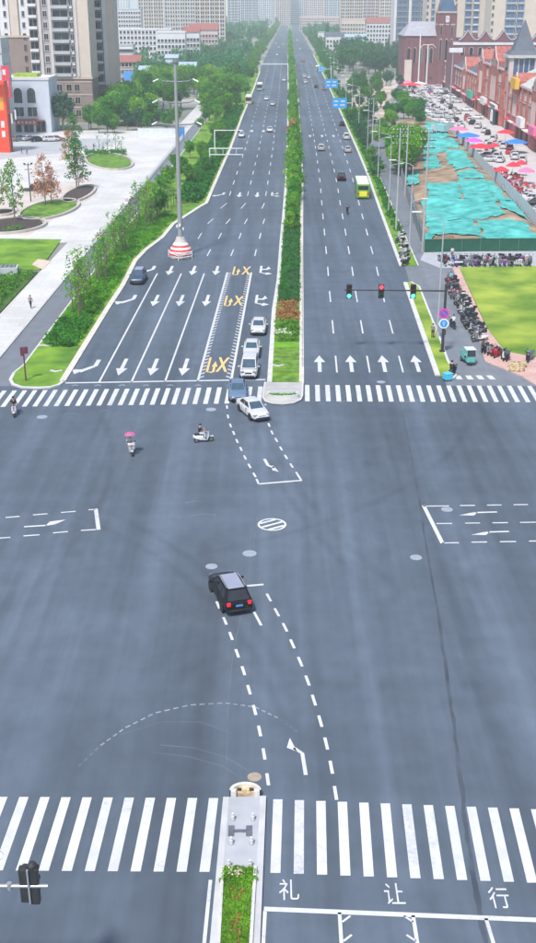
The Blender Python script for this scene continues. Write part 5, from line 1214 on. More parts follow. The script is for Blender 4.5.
# parasols
def parasol(px_, py_, c, label, r=2.0, h=2.6):
    p = G(px_, py_, .03); t = thing('parasol', label, 'parasol', p); MB().lathe([(r, h), (r * .96, h + .12), (r * .5, h + .6), (.06, h + .95), (0, h + 1.05)], 8).build('canopy', c, t)
    MB().cyl((0, 0, .05), (0, 0, h + .9), .04).build('pole', METALW, t); MB().lathe([(.4, 0), (.4, .12), (.08, .16)], 12).build('base', CONC, t)
PC = {k: M('parasol_' + k, v, .8, .12, 1) for k, v in {'red': (.65, .03, .06), 'pink': (.8, .18, .35), 'blue': (.03, .2, .75), 'magenta': (.65, .1, .55), 'white': (.7, .7, .72)}.items()}
for a in ((458, 139, 'pink', 'pink parasol farthest up the row along the grey site fence', 2.4), (467, 146, 'blue', 'bright blue parasol between the pink ones along the site fence', 2.8), (473, 151.5, 'magenta', 'magenta parasol next to the blue one along the site fence', 2.0), (480, 158, 'red', 'red pink parasol lowest in the row along the site fence', 2.7),
          (493, 157, 'red', 'small red parasol in front of the parked cars', 1.3), (505, 142.5, 'red', 'red parasol before the brick shop fronts', 2.2), (515, 153, 'blue', 'deep blue parasol before the brick shop fronts', 2.6), (411, 91, 'red', 'red parasol at the far end of the car park', 4.2), (419, 90, 'white', 'white parasol beside the far red one', 3), (403, 88, 'pink', 'pale pink parasol at the far left of the car park', 3.5),
          (500, 183, 'red', 'red parasol over the scooter cluster', 1.5), (512, 178, 'red', 'second red parasol over the scooter cluster', 1.4), (525, 184, 'pink', 'pink parasol at the right of the scooter cluster', 1.6), (520, 176, 'red', 'small red parasol behind the scooter cluster', 1.2)):
    parasol(a[0], a[1], PC[a[2]], a[3], a[4] * 1.2)
# ------------------------------------------------------------------ street furniture
def signal_head(t, x, y, z, lit, w=.5, h=1.5, face=-1):
    """three lens head looking along local y*face"""
    o = MB().box(x, y, z, w, .22, h).build('signal_head', DARKM, t, bevel=.04)
    for k, (cname, c) in enumerate((('red', (.9, .03, .05)), ('amber', (.6, .3, .02)), ('green', (.05, .75, .5)))):
        zz = z + h * (.31 - .31 * k); on = cname == lit
        m = M('lens_%s_%s' % (cname, on), c if on else tuple(v * .08 for v in c), .3, .05, 3, emit=3.5 if on else 0)
        MB().cyl((x, y + face * .09, zz), (x, y + face * .13, zz), w * .36, n=14).build('lens', m, o)
        v = MB(); n = 8
        for i in range(n):
            a0, a1 = math.pi * i / n, math.pi * (i + 1) / n; r = w * .4
            v.add([(x + r * math.cos(a), y + face * d, zz + r * math.sin(a)) for a in (a0, a1) for d in (.1, .32)], [(0, 1, 3, 2)])
        v.build('visor', DARKM, o)
    return o
# cantilever signal on the right
mb_ = G(442, 352.5); my = mb_.y; hz = height_at(my, 292); htop = height_at(my, 285)
t = thing('traffic_signal', 'dark cantilever mast with three traffic lights over the right carriageway', 'traffic light', (mb_.x, my, .12))
MB().cyl((0, 0, 0), (0, 0, htop), .17, .13, 10).build('mast', DARKM, t, smooth=40); MB().box(0, 0, .06, .6, .6, .12).build('base_plate', DARKM, t)
xl = at(344, 292, my).x - mb_.x
MB().cyl((0, 0, hz), (xl, 0, hz + .1), .1, .06, 8).build('arm', DARKM, t, smooth=40)
for px_, lit in ((349, 'green'), (381, 'red'), (413, 'green')):
    signal_head(t, at(px_, 292, my).x - mb_.x, -.14, hz, lit, .62, 1.55)
for px_, py_, c, ring in ((443.8, 313, (.1, .12, .5), (.8, .03, .3)), (443.5, 323, (.02, .3, .75), (.75, .78, .8))):
    q = at(px_, py_, my); z = q.z - .12; x = q.x - mb_.x
    o = MB().cyl((x, -.2, z), (x, -.24, z), .56, n=20).build('round_sign', M('sign_%0.1f' % ring[1], ring, .5, .05, 3), t); MB().cyl((x, -.24, z), (x, -.25, z), .42, n=20).build('sign_face', M('face_%0.1f' % c[1], c, .5, .05, 3), o)
    if ring[0] > .78: MB().add([(x - .34, -.256, z + .27), (x - .27, -.256, z + .34), (x + .34, -.256, z - .27), (x + .27, -.256, z - .34)], [(0, 3, 2, 1)]).build('slash', MATS['sign_0.0'] if 'sign_0.0' in MATS else o.data.materials[0], o)
    else: MB().box(x, -.257, z, .1, .01, .5).box(x, -.257, z + .12, .3, .01, .1).build('symbol', WHITE_PAINT, o)
MB().box(.05, -.15, height_at(my, 333), .4, .25, .5).build('control_box', DARKM, t, bevel=.03)
# pedestrian / cycle signal on the left verge tip
p = G(26, 380.5, .12); t = thing('signal_post', 'dark red signal post on the mown tip of the left verge', 'traffic light', p, .3); h = height_at(p.y, 348) - .12
RED = M('maroon', (.14, .03, .05), .6, .2, 3)
MB().cyl((0, 0, 0), (0, 0, h - .6), .08, .07, 8).build('post', RED, t); MB().box(-.16, 0, h - .35, .34, .3, .9).build('signal_box', RED, t, bevel=.05); MB().box(.24, 0, h - .25, .4, .3, .7).build('signal_box', RED, t, bevel=.05)
for x in (-.16, .24): MB().cyl((x, .15, h - .2), (x, .3, h - .2), .15, n=10).build('hood', RED, t)
# near cantilever signal, arm reaching in from the left
zA = 7.0; e = G(48, 886, zA); hc = G(30.5, 881, zA)
t = thing('traffic_signal', 'black twin column traffic light seen from behind on a grey arm at the lower left', 'traffic light', (e.x - 14, e.y, 0))
MB().cyl((0, 0, 0), (0, 0, zA + .6), .2, .15, 12).build('mast', METAL, t, smooth=40); MB().box(0, 0, .05, .7, .7, .1).build('base_plate', METAL, t)
MB().cyl((0, 0, zA), (14, 0, zA), .13, .07, 10).build('arm', METAL, t, smooth=40)
x = hc.x - e.x + 14
for k, dx in enumerate((-.18, .17)):
    o = MB().box(x + dx, .1, zA + .0 - .04 * k, .33, .28, 1.5 + .1 * k).build('signal_head', DARKM, t, bevel=.05)
    for j in range(3):
        v = MB(); n = 8; zz = zA + .45 - .45 * j
        for i in range(n):
            a0, a1 = math.pi * i / n, math.pi * (i + 1) / n; v.add([(x + dx + .15 * math.cos(a), .22 + d, zz + .15 * math.sin(a)) for a in (a0, a1) for d in (0, .25)], [(0, 1, 3, 2)])
        v.build('visor', DARKM, o)
MB().lathe([(.17, 0), (.17, .12), (.1, .22), (0, .25)], 12, 0, (x + .15, .12, zA + .74)).build('camera_dome', DARKM, t, smooth=40)
MB().box(x, -.06, zA + .02, .06, .1, 1.5).build('bracket', METAL, t); MB().cyl((x - .7, 0, zA - .14), (x - .7, 0, zA + .14), .09, n=10).build('clamp', METAL, t)
q = G(-1.5, 863, zA); MB().add([(q.x - (e.x - 14) + .22 * math.cos(6.283 * i / 16), q.y - e.y + 0.02 * s_, zA + .35 + .22 * math.sin(6.283 * i / 16)) for s_ in (0, 1) for i in range(16)], [(i, (i + 1) % 16, 16 + (i + 1) % 16, 16 + i) for i in range(16)]).build('cable_loop', BLACKT, t)
# power mast standing in the widened road with striped guard
p = G(181, 257); hp = height_at(p.y, 58)
t = thing('power_mast', 'tall grey steel power mast with four crossarms rising from the left carriageway', 'power mast', p)
MB().tube([(0, 0, 0), (0, 0, hp * .5), (0, 0, hp)], [.4, .3, .2], 12).build('shaft', M('galv', (.3, .31, .33), .5, .1, .6), t, smooth=40)
for py_, w in ((82, 2.5), (103, 2.7), (125, 2.9)):
    z = height_at(p.y, py_)
    for s in (-1, 1):
        o = MB().tube([(0, 0, z), (s * w * .7, 0, z + .1), (s * w, 0, z + .4)], [.14, .1, .06], 6).build('crossarm', M('arm_dark', (.18, .2, .22), .6, .1, 2), t)
        MB().cyl((s * w, 0, z + .4), (s * (w + .75), -.2, z + .05), .1, .13, 6).build('insulator', METALW, o)
MB().box(0, 0, hp - .3, .7, .7, .6).build('mast_head', M('arm_dark', (.18, .2, .22)), t)
for k in range(4): MB().box(.42 * math.cos(k * 1.57), .42 * math.sin(k * 1.57), 4.3 + .2 * k, .3, .3, .4).build('warning_box', METALW, t)
t = thing('striped_guard', 'red and white banded bell shaped guard around the foot of the power mast', 'barrier', p)
prof = [(1.75, .05), (1.85, .45), (1.8, .75), (1.72, 1.05), (1.6, 1.35), (1.45, 1.65), (1.22, 1.95), (.95, 2.3), (.75, 2.7), (.62, 3.1)]
MB().lathe(prof, 20, [0, 1, 0, 1, 0, 1, 0, 2, 2]).build('banded_shell', [M('guard_white', (.75, .74, .74), .6, .1, 2), M('guard_red', (.6, .06, .05), .6, .15, 2), M('guard_grey', (.5, .48, .46), .7, .1, 2)], t, smooth=50)
for (a, b) in (((-1.9, .2), (-.2, -2.6)), ((-.2, -2.6), (1.75, -.9))):
    for z in (.35, .7, 1.0): MB().cyl((*a, z), (*b, z), .07, n=6).build('guard_rail', M('rail_white', (.72, .68, .68), .6, .1, 2), t)
for a in ((-1.9, .2), (-.2, -2.6), (1.75, -.9)): MB().cyl((*a, 0), (*a, 1.1), .08, n=6).build('guard_post', M('rail_white', (.72, .68, .68)), t)
# white gantries on the left kerb
for (bx, by, ty, ax, lab, bars) in ((210, 170, 148, 243, 'nearer white cantilever gantry with two rails on the left kerb', 2), (215, 158, 130, 243, 'farther white cantilever gantry with single rail on the left kerb', 1)):
    p = G(bx, by); h = height_at(p.y, ty); t = thing('gantry', lab, 'gantry', p); MB().cyl((0, 0, 0), (0, 0, h), .16, .14, 8).build('post', METALW, t)
    xr = at(ax, ty, p.y).x - p.x
    MB().cyl((0, 0, h - .1), (xr, 0, h - .1), .13, .1, 8).build('arm', METALW, t)
    if bars > 1:
        MB().cyl((0, 0, h - 1.5), (xr, 0, h - 1.5), .12, .1, 8).build('arm', METALW, t)
        for k in range(4): MB().cyl((xr * (k + 1) / 5, 0, h - 1.5), (xr * (k + 1) / 5, 0, h - .1), .06, n=6).build('strut', METALW, t)
    else:
        for k in range(3): MB().box(xr * (.45 + .2 * k), -.1, h - .35, .5, .3, .45).build('camera', DARKM, t)
# street lamps on the right: tall arm over the road, low arm over the path
LAMPP = M('lamp_pole', (.4, .43, .46), .4, .06, 2)
def lamp(loc, rz, label, h=13.6, group='street lamps on the right kerb'):
    t = thing('street_lamp', label, 'street lamp', loc, rz, group)
    MB().tube([(0, 0, 0), (0, 0, h * .6), (0, 0, h)], [.11, .085, .055], 8).build('pole', LAMPP, t, smooth=40); MB().box(0, 0, .3, .34, .34, .6).build('base_box', LAMPP, t, bevel=.03)
    MB().tube([(0, 0, h - .1), (-.6, 0, h + .25), (-2.6, 0, h + .7)], [.06, .05, .04], 6).build('arm', LAMPP, t); MB().box(-3.1, 0, h + .78, 1.1, .34, .14).build('lamp_head', METALW, t, bevel=.04)
    z = h * .6; MB().tube([(0, 0, z), (.5, 0, z + .35), (1.5, 0, z + .55)], [.05, .045, .04], 6).build('arm', LAMPP, t); MB().box(1.95, 0, z + .6, .95, .3, .12).build('lamp_head', METALW, t, bevel=.04)
LP = [((437, 337), 'street lamp nearest, beside the signal mast'), ((408.7, 257), 'second street lamp, beside the roadside scooters'), ((388.5, 212), 'third street lamp, just beyond the roadside scooters')]
for (q, l) in LP: lamp(G(*q, .1), 0, l)
y = 252
for k, nm in enumerate(('fourth', 'fifth', 'sixth', 'seventh', 'eighth', 'ninth', 'tenth', 'eleventh', 'twelfth')):
    lamp((RK(y) + 1.6, y, .1), 0, '%s street lamp counted up the right kerb' % nm); y += 41
# concrete utility poles with stacked crossarms
def upole(px_, base, top, label, tiers=3):
    p = G(px_, base); h = height_at(p.y, top); t = thing('utility_pole', label, 'utility pole', p, 0, 'concrete utility poles right of the road')
    MB().cyl((0, 0, 0), (0, 0, h), .19, .12, 10).build('pole', M('pole_concrete', (.4, .4, .4), .85, .12, 1), t, smooth=40)
    for k in range(tiers):
        z = h - .4 - 1.1 * k; o = MB().box(0, 0, z, 2.4, .12, .12).build('crossarm', DARKM, t)
        for x in (-1.1, -.5, .5, 1.1): MB().cyl((x, 0, z + .06), (x, 0, z + .32), .06, n=6).build('insulator', METALW, o)
upole(396, 231, 128, 'tall concrete utility pole on the right verge by the roadside scooters'); upole(422.5, 251.5, 130, 'tall concrete utility pole at the hoarding corner'); upole(405, 196, 125, 'slimmer utility pole beside the bright green trees', 2); upole(372, 152, 98, 'distant utility pole on the right verge beside the waste ground', 2)
# blue direction signs
BLUE = M('sign_blue', (.02, .32, .75), .5, .06, 2)
for (bx, by, x0, x1, y0, y1, l) in ((352, 118, 332, 347, 98, 108, 'nearer blue direction sign over the right kerb lane'), (341, 100, 325, 338, 79, 88, 'farther blue direction sign over the right kerb lane'), (331, 86, 318, 324, 66, 72, 'small distant blue sign over the right kerb lane')):
    p = G(bx, by); t = thing('direction_sign', l, 'road sign', p); q0, q1 = at(x0, y1, p.y), at(x1, y0, p.y); h = q1.z + .2
    MB().cyl((0, 0, 0), (0, 0, h), .17, .14, 8).build('post', METALW, t); MB().cyl((0, 0, (q0.z + q1.z) / 2), (q0.x - p.x, 0, (q0.z + q1.z) / 2), .1, .08, 8).build('arm', METALW, t)
    cx, w_, hh = (q0.x + q1.x) / 2 - p.x, q1.x - q0.x, q1.z - q0.z; cz = (q0.z + q1.z) / 2
    o = MB().box(cx, -.18, cz, w_, .08, hh).build('sign_panel', BLUE, t)
    for dx, dz, sw in ((-.25, .18, .3), (.22, .18, .3), (-.25, -.2, .25), (.2, -.2, .32)): MB().box(cx + dx * w_, -.227, cz + dz * hh, w_ * sw, .01, hh * .14).build('sign_text_bar', WHITE_PAINT, o)
# far gantries across the carriageways
for py_, l in ((64, 'thin pale gantry across the far left carriageway'),):
    Y = G(0, 70).y; x0, x1 = LK(Y) - 1, ML(Y); h = height_at(Y, py_); t = thing('gantry', l, 'gantry', (x0, Y, 0)); MB().cyl((0, 0, 0), (0, 0, h), .25, n=8).build('post', METALW, t); MB().box((x1 - x0) / 2, 0, h, x1 - x0, .4, .5).build('beam', METALW, t)
# plaza lamp, low railing of the reservation, plaza rail along pavement
p = G(31, 202); h = height_at(p.y, 163); t = thing('plaza_lamp', 'dark plaza lamp post with crossbars beside the pink tree', 'lamp', p); MB().cyl((0, 0, 0), (0, 0, h), .12, .08, 8).build('pole', DARKM, t)
for z in (h - .3, h - 1.2): MB().box(0, 0, z, 1.5, .1, .1, rz=.4).build('crossbar', DARKM, t)
for s in (-.7, .7): MB().box(s * .92, s * .39, h - .1, .4, .3, .25).build('lamp_head', DARKM, t, bevel=.04)
t = thing('low_railing', 'low dotted metal railing along the right edge of the far reservation', 'railing', (MR(115) - .25, 115, KH))
for i, y in enumerate(np.linspace(114, 178, 44)): MB().box(MR(y) - .25 - t.location.x, y - 115, .3, .07, .07, .6).build('post', DARKM if i % 2 else METALW, t)
ry = np.linspace(114, 178, 12); MB().ribbon([(MR(y) - .25 - t.location.x, y - 115) for y in ry], .05, .5, .56).build('rail', METALW, t)
t = thing('low_railing', 'white railing between the plaza and the tree lined path', 'railing', (PLf(200), 200, .1)); yy = np.linspace(G(0, 190).y, 340, 14)
for z in (.5, 1.0): MB().ribbon([(PR(y) + .4 - PLf(200), y - 200) for y in yy], .07, z, z + .08).build('rail', METALW, t)
for y in np.linspace(G(0, 190).y, 340, 50): MB().box(PR(y) + .4 - PLf(200), y - 200, .5, .08, .08, 1.1).build('post', METALW, t)
p = G(181, 138, .1); t = thing('site_sign', 'white fence panels with blue poster at the back of the plaza', 'sign board', p)
MB().box(0, 0, 1.6, 2.2, .12, 2.6).build('poster', M('poster_blue', (.05, .2, .5), .5, .1, 1), t)
for s in (-1, 1): MB().box(s * 1.2, 0, 1.5, .12, .12, 3).build('post', METALW, t)
hoarding('plaza_screen', 'pale screen wall closing the back of the plaza', [G(138, 137), G(178, 137.5)], 2.4, M('pale_screen', (.6, .64, .66), .7, .1, .8))

# ------------------------------------------------------------------ buildings
WIN = {}
def window_mesh(w, h, fm, gm=None, arch=False):
    k = (round(w, 2), round(h, 2), fm.name, (gm or GLASS).name, arch)
    if k not in WIN:
        mb = MB(); f = min(.14, w * .08)
        if arch:
            n = 8; pts = [(-w / 2, 0), (w / 2, 0)] + [(w / 2 * math.cos(math.pi * i / n), h - w / 2 + w / 2 * math.sin(math.pi * i / n)) for i in range(n + 1)]
            mb.add([(x, -.02, z) for x, z in pts], [tuple(range(len(pts)))], 1)
            out = [(x * 1.22, -.12, z * 1.05) for x, z in pts]; inn = [(x, -.12, z) for x, z in pts]; m_ = len(pts)
            mb.add(out + inn, [(i, (i + 1) % m_, m_ + (i + 1) % m_, m_ + i) for i in range(1, m_)], 0)
            mb.add(inn + [(x, -.02, z) for x, z in pts], [(i, (i + 1) % m_, m_ + (i + 1) % m_, m_ + i) for i in range(m_)], 0)
        else:
            mb.add([(-w / 2, -.03, 0), (w / 2, -.03, 0), (w / 2, -.03, h), (-w / 2, -.03, h)], [(0, 1, 2, 3)], 1)
            for s in (-1, 1): mb.box(s * (w / 2 + f / 2), -.06, h / 2, f, .2, h + 2 * f)
            mb.box(0, -.06, h + f / 2, w, .2, f).box(0, -.1, -f / 2, w + .2, .3, f).box(0, -.05, h / 2, f * .6, .08, h)
        WIN[k] = mb.mesh('window', [fm, gm or GLASS])
    return WIN[k]
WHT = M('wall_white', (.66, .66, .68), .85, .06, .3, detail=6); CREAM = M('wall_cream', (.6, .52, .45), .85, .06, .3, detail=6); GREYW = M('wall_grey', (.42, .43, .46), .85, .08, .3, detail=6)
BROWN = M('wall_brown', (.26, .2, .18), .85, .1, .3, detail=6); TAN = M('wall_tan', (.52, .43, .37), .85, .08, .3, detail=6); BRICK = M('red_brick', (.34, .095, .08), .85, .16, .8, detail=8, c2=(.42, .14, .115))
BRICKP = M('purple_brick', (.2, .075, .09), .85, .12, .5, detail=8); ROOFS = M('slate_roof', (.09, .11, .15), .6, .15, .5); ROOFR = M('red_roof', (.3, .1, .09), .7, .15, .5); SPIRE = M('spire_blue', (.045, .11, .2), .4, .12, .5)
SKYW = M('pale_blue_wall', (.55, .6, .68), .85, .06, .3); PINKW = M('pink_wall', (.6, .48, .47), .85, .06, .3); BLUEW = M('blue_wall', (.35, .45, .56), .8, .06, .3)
def ground_x(px_, Y): return at(px_, HOR + CAM_H * FPX / (CT * CT * (Y + CAM_H * math.tan(TH))), Y).x
class Bld:
    def __init__(s, name, label, pl, pr, Y, depth, rz=0.0, cat='building'):
        s.x0, s.x1 = ground_x(pl, Y), ground_x(pr, Y); s.w = s.x1 - s.x0; s.d = depth; s.Y = Y
        s.t = thing(name, label, cat, (s.x0, Y, 0), rz)
    def part(s, name, x0, x1, y0, y1, z0, z1, mat, bevel=0): return MB().box((x0 + x1) / 2, (y0 + y1) / 2, (z0 + z1) / 2, x1 - x0, y1 - y0, z1 - z0).build(name, mat, s.t, bevel=bevel)
    def win(s, x, z, w, h, fm=WHT, gm=None, arch=False, name='window', y=0.0): return link(name, window_mesh(w, h, fm, gm, arch), s.t, (x, y, z))
    def grid(s, xs, zs, w, h, fm=WHT, gm=None, y=0.0):
        for z in zs:
            for x in xs: s.win(x, z, w, h, fm, gm, y=y)
    def side(s, right, ys, zs, w, h, fm=WHT, gm=None):
        for z in zs:
            for y in ys: link('window', window_mesh(w, h, fm, gm), s.t, (s.w if right else 0, y, z), R(90) if right else R(-90))
# --- left apartment tower with balconies
Yb = G(0, 122).y; fh = 3.35
b = Bld('apartment_tower', 'tall pale apartment tower with dark balconies and brown lower floors', 45, 94, Yb, 15); H = 62; k = b.w / 49
TWW = M('tower_wall', (.56, .52, .51), .85, .08, .3, detail=6); b.part('wall', 0, b.w, 0, b.d, 0, H, M('tower_infill', (.36, .32, .32), .85, .08, .3)); b.part('brown_base', -.12, b.w + .12, -.12, b.d, 0, 13.2, BROWN); b.part('cornice', -.4, b.w + .4, -.4, b.d, 13.2, 13.9, TAN)
b.part('corner_panel', b.w - 3.6, b.w + .1, -.2, b.d + .1, 13.9, H, CREAM)
for x in (.7, 4.0, 12.0): b.part('pier', x - .45, x + .45, -.5, 0, 13.9, H, TWW)
nf = int((H - 14) / fh)
slabm = MB().box(0, -.55, 0, 5.2, 1.1, .2).box(0, -1.05, .5, 5.2, .1, .8).box(-2.55, -.55, .5, .1, 1.1, .8).box(2.55, -.55, .5, .1, 1.1, .8).mesh('balcony', GREYW)
acm = MB().box(0, -.35, .35, .8, .5, .6).mesh('air_conditioner', WHT)
for f in range(nf):
    z = 14.1 + f * fh
    b.win(2.4, z + .9, 1.3, 1.7); b.win(7.2, z + .25, 4.7, 2.5, GREYW); link('balcony', slabm, b.t, (7.2, 0, z)); b.win(10.7, z + .8, 1.2, 1.7); b.win(13.6, z + .9, .5, 1.5, CREAM)
    link('air_conditioner', acm, b.t, (10.7, 0, z - .1))
for f in range(3):
    z = 1.2 + 3.9 * f
    for x in (2.4, 5.6, 8.6, 11.2): b.win(x, z + .6, 1.6, 2.0, TAN, y=-.12)
    b.part('string_course', -.2, b.w + .2, -.25, -.12, z + 3.2, z + 3.5, TAN)
b.side(True, (3.5, 9), [14.8 + f * fh for f in range(nf)], .7, 1.6, CREAM)
SHADEW = M('wall_shade', (.27, .25, .28), .85, .1, .3, detail=6)  # set-back wings: their shade is put into this darker wall colour
# --- dark link with balconies between the towers and rear wing
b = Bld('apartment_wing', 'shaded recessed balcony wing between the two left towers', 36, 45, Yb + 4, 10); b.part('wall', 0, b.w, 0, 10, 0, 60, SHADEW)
for f in range(17):
    z = 1.5 + f * fh; b.win(b.w / 2, z + .3, b.w * .85, 2.3, GREYW); b.part('balcony', .1, b.w - .1, -1.0, 0, z - .3, z + .55, WHT)
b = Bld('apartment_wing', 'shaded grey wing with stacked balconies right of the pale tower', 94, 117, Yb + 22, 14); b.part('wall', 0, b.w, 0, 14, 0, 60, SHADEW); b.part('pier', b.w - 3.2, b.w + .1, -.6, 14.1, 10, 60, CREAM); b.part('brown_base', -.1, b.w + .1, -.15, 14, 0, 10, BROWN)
b.part('pier', b.w - 3.2, b.w - 1.9, -1.2, -.6, 10, 60, WHT)
for f in range(15):
    z = 10.4 + f * fh; b.win(2.2, z + .3, 3.6, 2.2, GREYW); b.part('balcony', .2, 4.4, -1.2, 0, z - .25, z + .6, WHT); b.win(b.w - 4.3, z + .5, 1.0, 1.6, GREYW)
b = Bld('apartment_tower', 'cream fronted tower with brown lower panel and slit windows at far left', 8, 36.5, Yb + 6, 15); zb = height_at(Yb, 38)
b.part('wall', 0, b.w, 0, 15, 0, 64, WHT); b.part('brown_panel', -.15, b.w + .15, -.2, 15, 0, zb, BROWN); b.part('cornice', -.3, b.w + .3, -.45, 15, zb, zb + .6, TAN); b.part('centre_panel', b.w * .36, b.w * .66, -.35, 0, zb + .6, 64, CREAM)
for x in (b.w * .36, b.w * .66): b.part('groove', x - .12, x + .12, -.4, 0, zb + .6, 64, BROWN)
for f in range(19):
    z = 1.6 + fh * f
    for x in (b.w * .2, b.w * .82): b.win(x, z, .85, 1.6, BROWN if z < zb else WHT, y=-.2 if z < zb else 0)
b.part('string_course', -.2, b.w + .2, -.4, -.2, 14, 14.5, TAN)
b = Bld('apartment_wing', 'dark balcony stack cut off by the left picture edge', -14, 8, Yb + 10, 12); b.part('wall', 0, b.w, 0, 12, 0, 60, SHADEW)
for f in range(17):
    z = 1.5 + f * fh; b.win(b.w * .75, z + .3, b.w * .4, 2.3, GREYW); b.win(b.w * .25, z + .3, b.w * .4, 2.3, GREYW); b.part('balcony', .1, b.w - .1, -1.2, 0, z - .3, z + .5, WHT)
# --- arched shop building
Ys = G(0, 133).y; b = Bld('shop_building', 'pale blue shop building with two arched windows and red brown sign', 10, 52, Ys, 14); H = height_at(Ys, 80)
b.part('wall', 0, b.w, 0, 14, 0, H, SKYW); b.part('parapet', -.2, b.w + .2, -.2, 14, H, H + .7, WHT); b.part('roof_garden', 2, 9, 2, 8, H + .5, H + 1.6, M('roof_lime', (.3, .42, .05), .9, .3, 1))
for x in (3.3, 7.2):
    b.win(x, H - 6.4, 2.5, 4.2, WHT, None, True); b.win(x, H - 10.2, 2.8, 2.6)
for k_ in range(3): b.win(2.2 + 3.6 * k_, .3, 2.8, 3.0, GREYW, None, False, 'shop_front')
b.part('shop_sign', 2.0, 8.6, -.5, 0, H - 12.6, H - 10.9, M('sign_rust', (.42, .1, .05), .6, .2, 1)); b.part('awning', .4, b.w - 1.8, -1.2, 0, 3.5, 3.8, ROOFR)
for k_ in range(5): b.part('sign_letter', 2.6 + 1.15 * k_, 3.3 + 1.15 * k_, -.55, -.5, H - 12.2, H - 11.3, WHITE_PAINT)
b = Bld('grey_annex', 'grey banded building cut by the left picture edge above the red tower', -24, 9, Ys - 18, 10); H = height_at(Ys - 18, 38); b.part('wall', 0, b.w, 0, 10, 0, H, M('annex_grey', (.45, .5, .5), .8, .08, .3))
for z in np.arange(3, H, 4): b.part('band', -.1, b.w + .15, -.2, 10, z, z + 1.1, GREYW)
for z in np.arange(5, H - 2, 4): b.win(b.w - 3, z, 3.5, 1.6)
t = b.t; Yq = Ys - 20; x0, x1 = ground_x(7.5, Yq), ground_x(15, Yq); z0, z1 = height_at(Yq, 98), height_at(Yq, 66)
t = thing('banner_sign', 'tall red vertical banner sign with white marks beside the grey building', 'sign', (x0, Yq, 0)); MB().box((x1 - x0) / 2, 0, (z0 + z1) / 2, x1 - x0, .4, z1 - z0).build('panel', M('banner_red', (.65, .03, .08), .6, .1, 1), t)
MB().cyl((.1, .3, 0), (.1, .3, z1), .15).build('post', METAL, t)
for k_ in range(3): MB().box((x1 - x0) * (.35 + .2 * (k_ % 2)), -.22, z1 - 1.6 - 3.0 * k_, .9, .06, 1.4).build('glyph', WHITE_PAINT, t)
Yr = G(0, 153).y; x0, x1 = ground_x(-14, Yr), ground_x(10.5, Yr); z1 = height_at(Yr, 84)
t = thing('red_sign_tower', 'bright orange red promotional tower at the left picture edge', 'sign tower', (x0, Yr, 0)); W_ = x1 - x0; ORD = M('tower_red', (.78, .06, .02), .5, .08, .4)
MB().box(W_ / 2, 2, z1 / 2, W_, 4, z1).build('tower', ORD, t, bevel=.2); MB().box(W_ - 1.6, -.03, z1 * .72, 1.8, .1, 3.2).build('amber_panel', M('tower_amber', (.8, .35, .03), .5, .1, 1), t); MB().box(W_ / 2, -.2, z1 + .4, W_ + .6, 4.6, .8).build('cap', ORD, t)
for k_ in range(2): MB().box(W_ - 1.3, -.06, z1 * .42 - 2.4 * k_, .9, .1, 1.6).build('glyph', WHITE_PAINT, t)
t = thing('tilted_sign', 'black and white striped tilted sign at the red tower foot', 'sign', (x1 + .3, Yr + 1, 0)); MB().cyl((0, 0, 0), (0, 0, 9.5), .15).build('post', DARKM, t)
for k_ in range(3): MB().box(.6 + .5 * k_, 0, 8.4 + .5 * k_, .35, .25, 2.4).build('stripe', WHITE_PAINT if k_ % 2 == 0 else DARKM, t)
# --- generic block with joined windows for the distance
def block(name, label, pl, pr, Y, top, depth, wall, cols, fm=WHT, gm=None, roof=None, wz=3.2, H=None, pitch=0, ww=1.5, wh=1.6, joined=True, side=True):
    b = Bld(name, label, pl, pr, Y, depth); H = H or height_at(Y, top); b.part('wall', 0, b.w, 0, depth, 0, H, wall)
    if pitch:
        m = MB(); m.add([(-.5, -.5, H), (b.w + .5, -.5, H), (b.w + .5, depth + .5, H), (-.5, depth + .5, H), (-.5, depth / 2, H + pitch), (b.w + .5, depth / 2, H + pitch)], [(0, 1, 5, 4), (2, 3, 4, 5), (1, 2, 5), (3, 0, 4), (3, 2, 1, 0)]); m.build('roof', roof or ROOFR, b.t)
    else: b.part('roof', -.2, b.w + .2, -.2, depth + .2, H, H + .8, roof or wall)
    xs = [b.w * (i + .5) / cols for i in range(cols)]; zs = list(np.arange(1.5, H - 2, wz)); wm = window_mesh(ww, wh, fm, gm)
    if not joined: b.grid(xs, zs, ww, wh, fm, gm)
    else:
        m = MB(); sx = 1 if b.x1 < 0 else -1; ys = list(np.arange(2.5, depth - 1, 3.6)) if side else []
        for z in zs:
            for x in xs:
                m.add([(x - ww / 2, -.05, z), (x + ww / 2, -.05, z), (x + ww / 2, -.05, z + wh), (x - ww / 2, -.05, z + wh)], [(0, 1, 2, 3)], 1); m.box(x, -.15, z - .12, ww + .3, .4, .16, 0)
            for y in ys:
                X = b.w + .05 if sx > 0 else -.05; m.add([(X, y - .6, z), (X, y + .6, z), (X, y + .6, z + wh), (X, y - .6, z + wh)], [(0, 1, 2, 3) if sx > 0 else (3, 2, 1, 0)], 1)
        o = m.build('window_rows', [fm, gm or GLASS], b.t); o['kind'] = 'stuff'
    return b
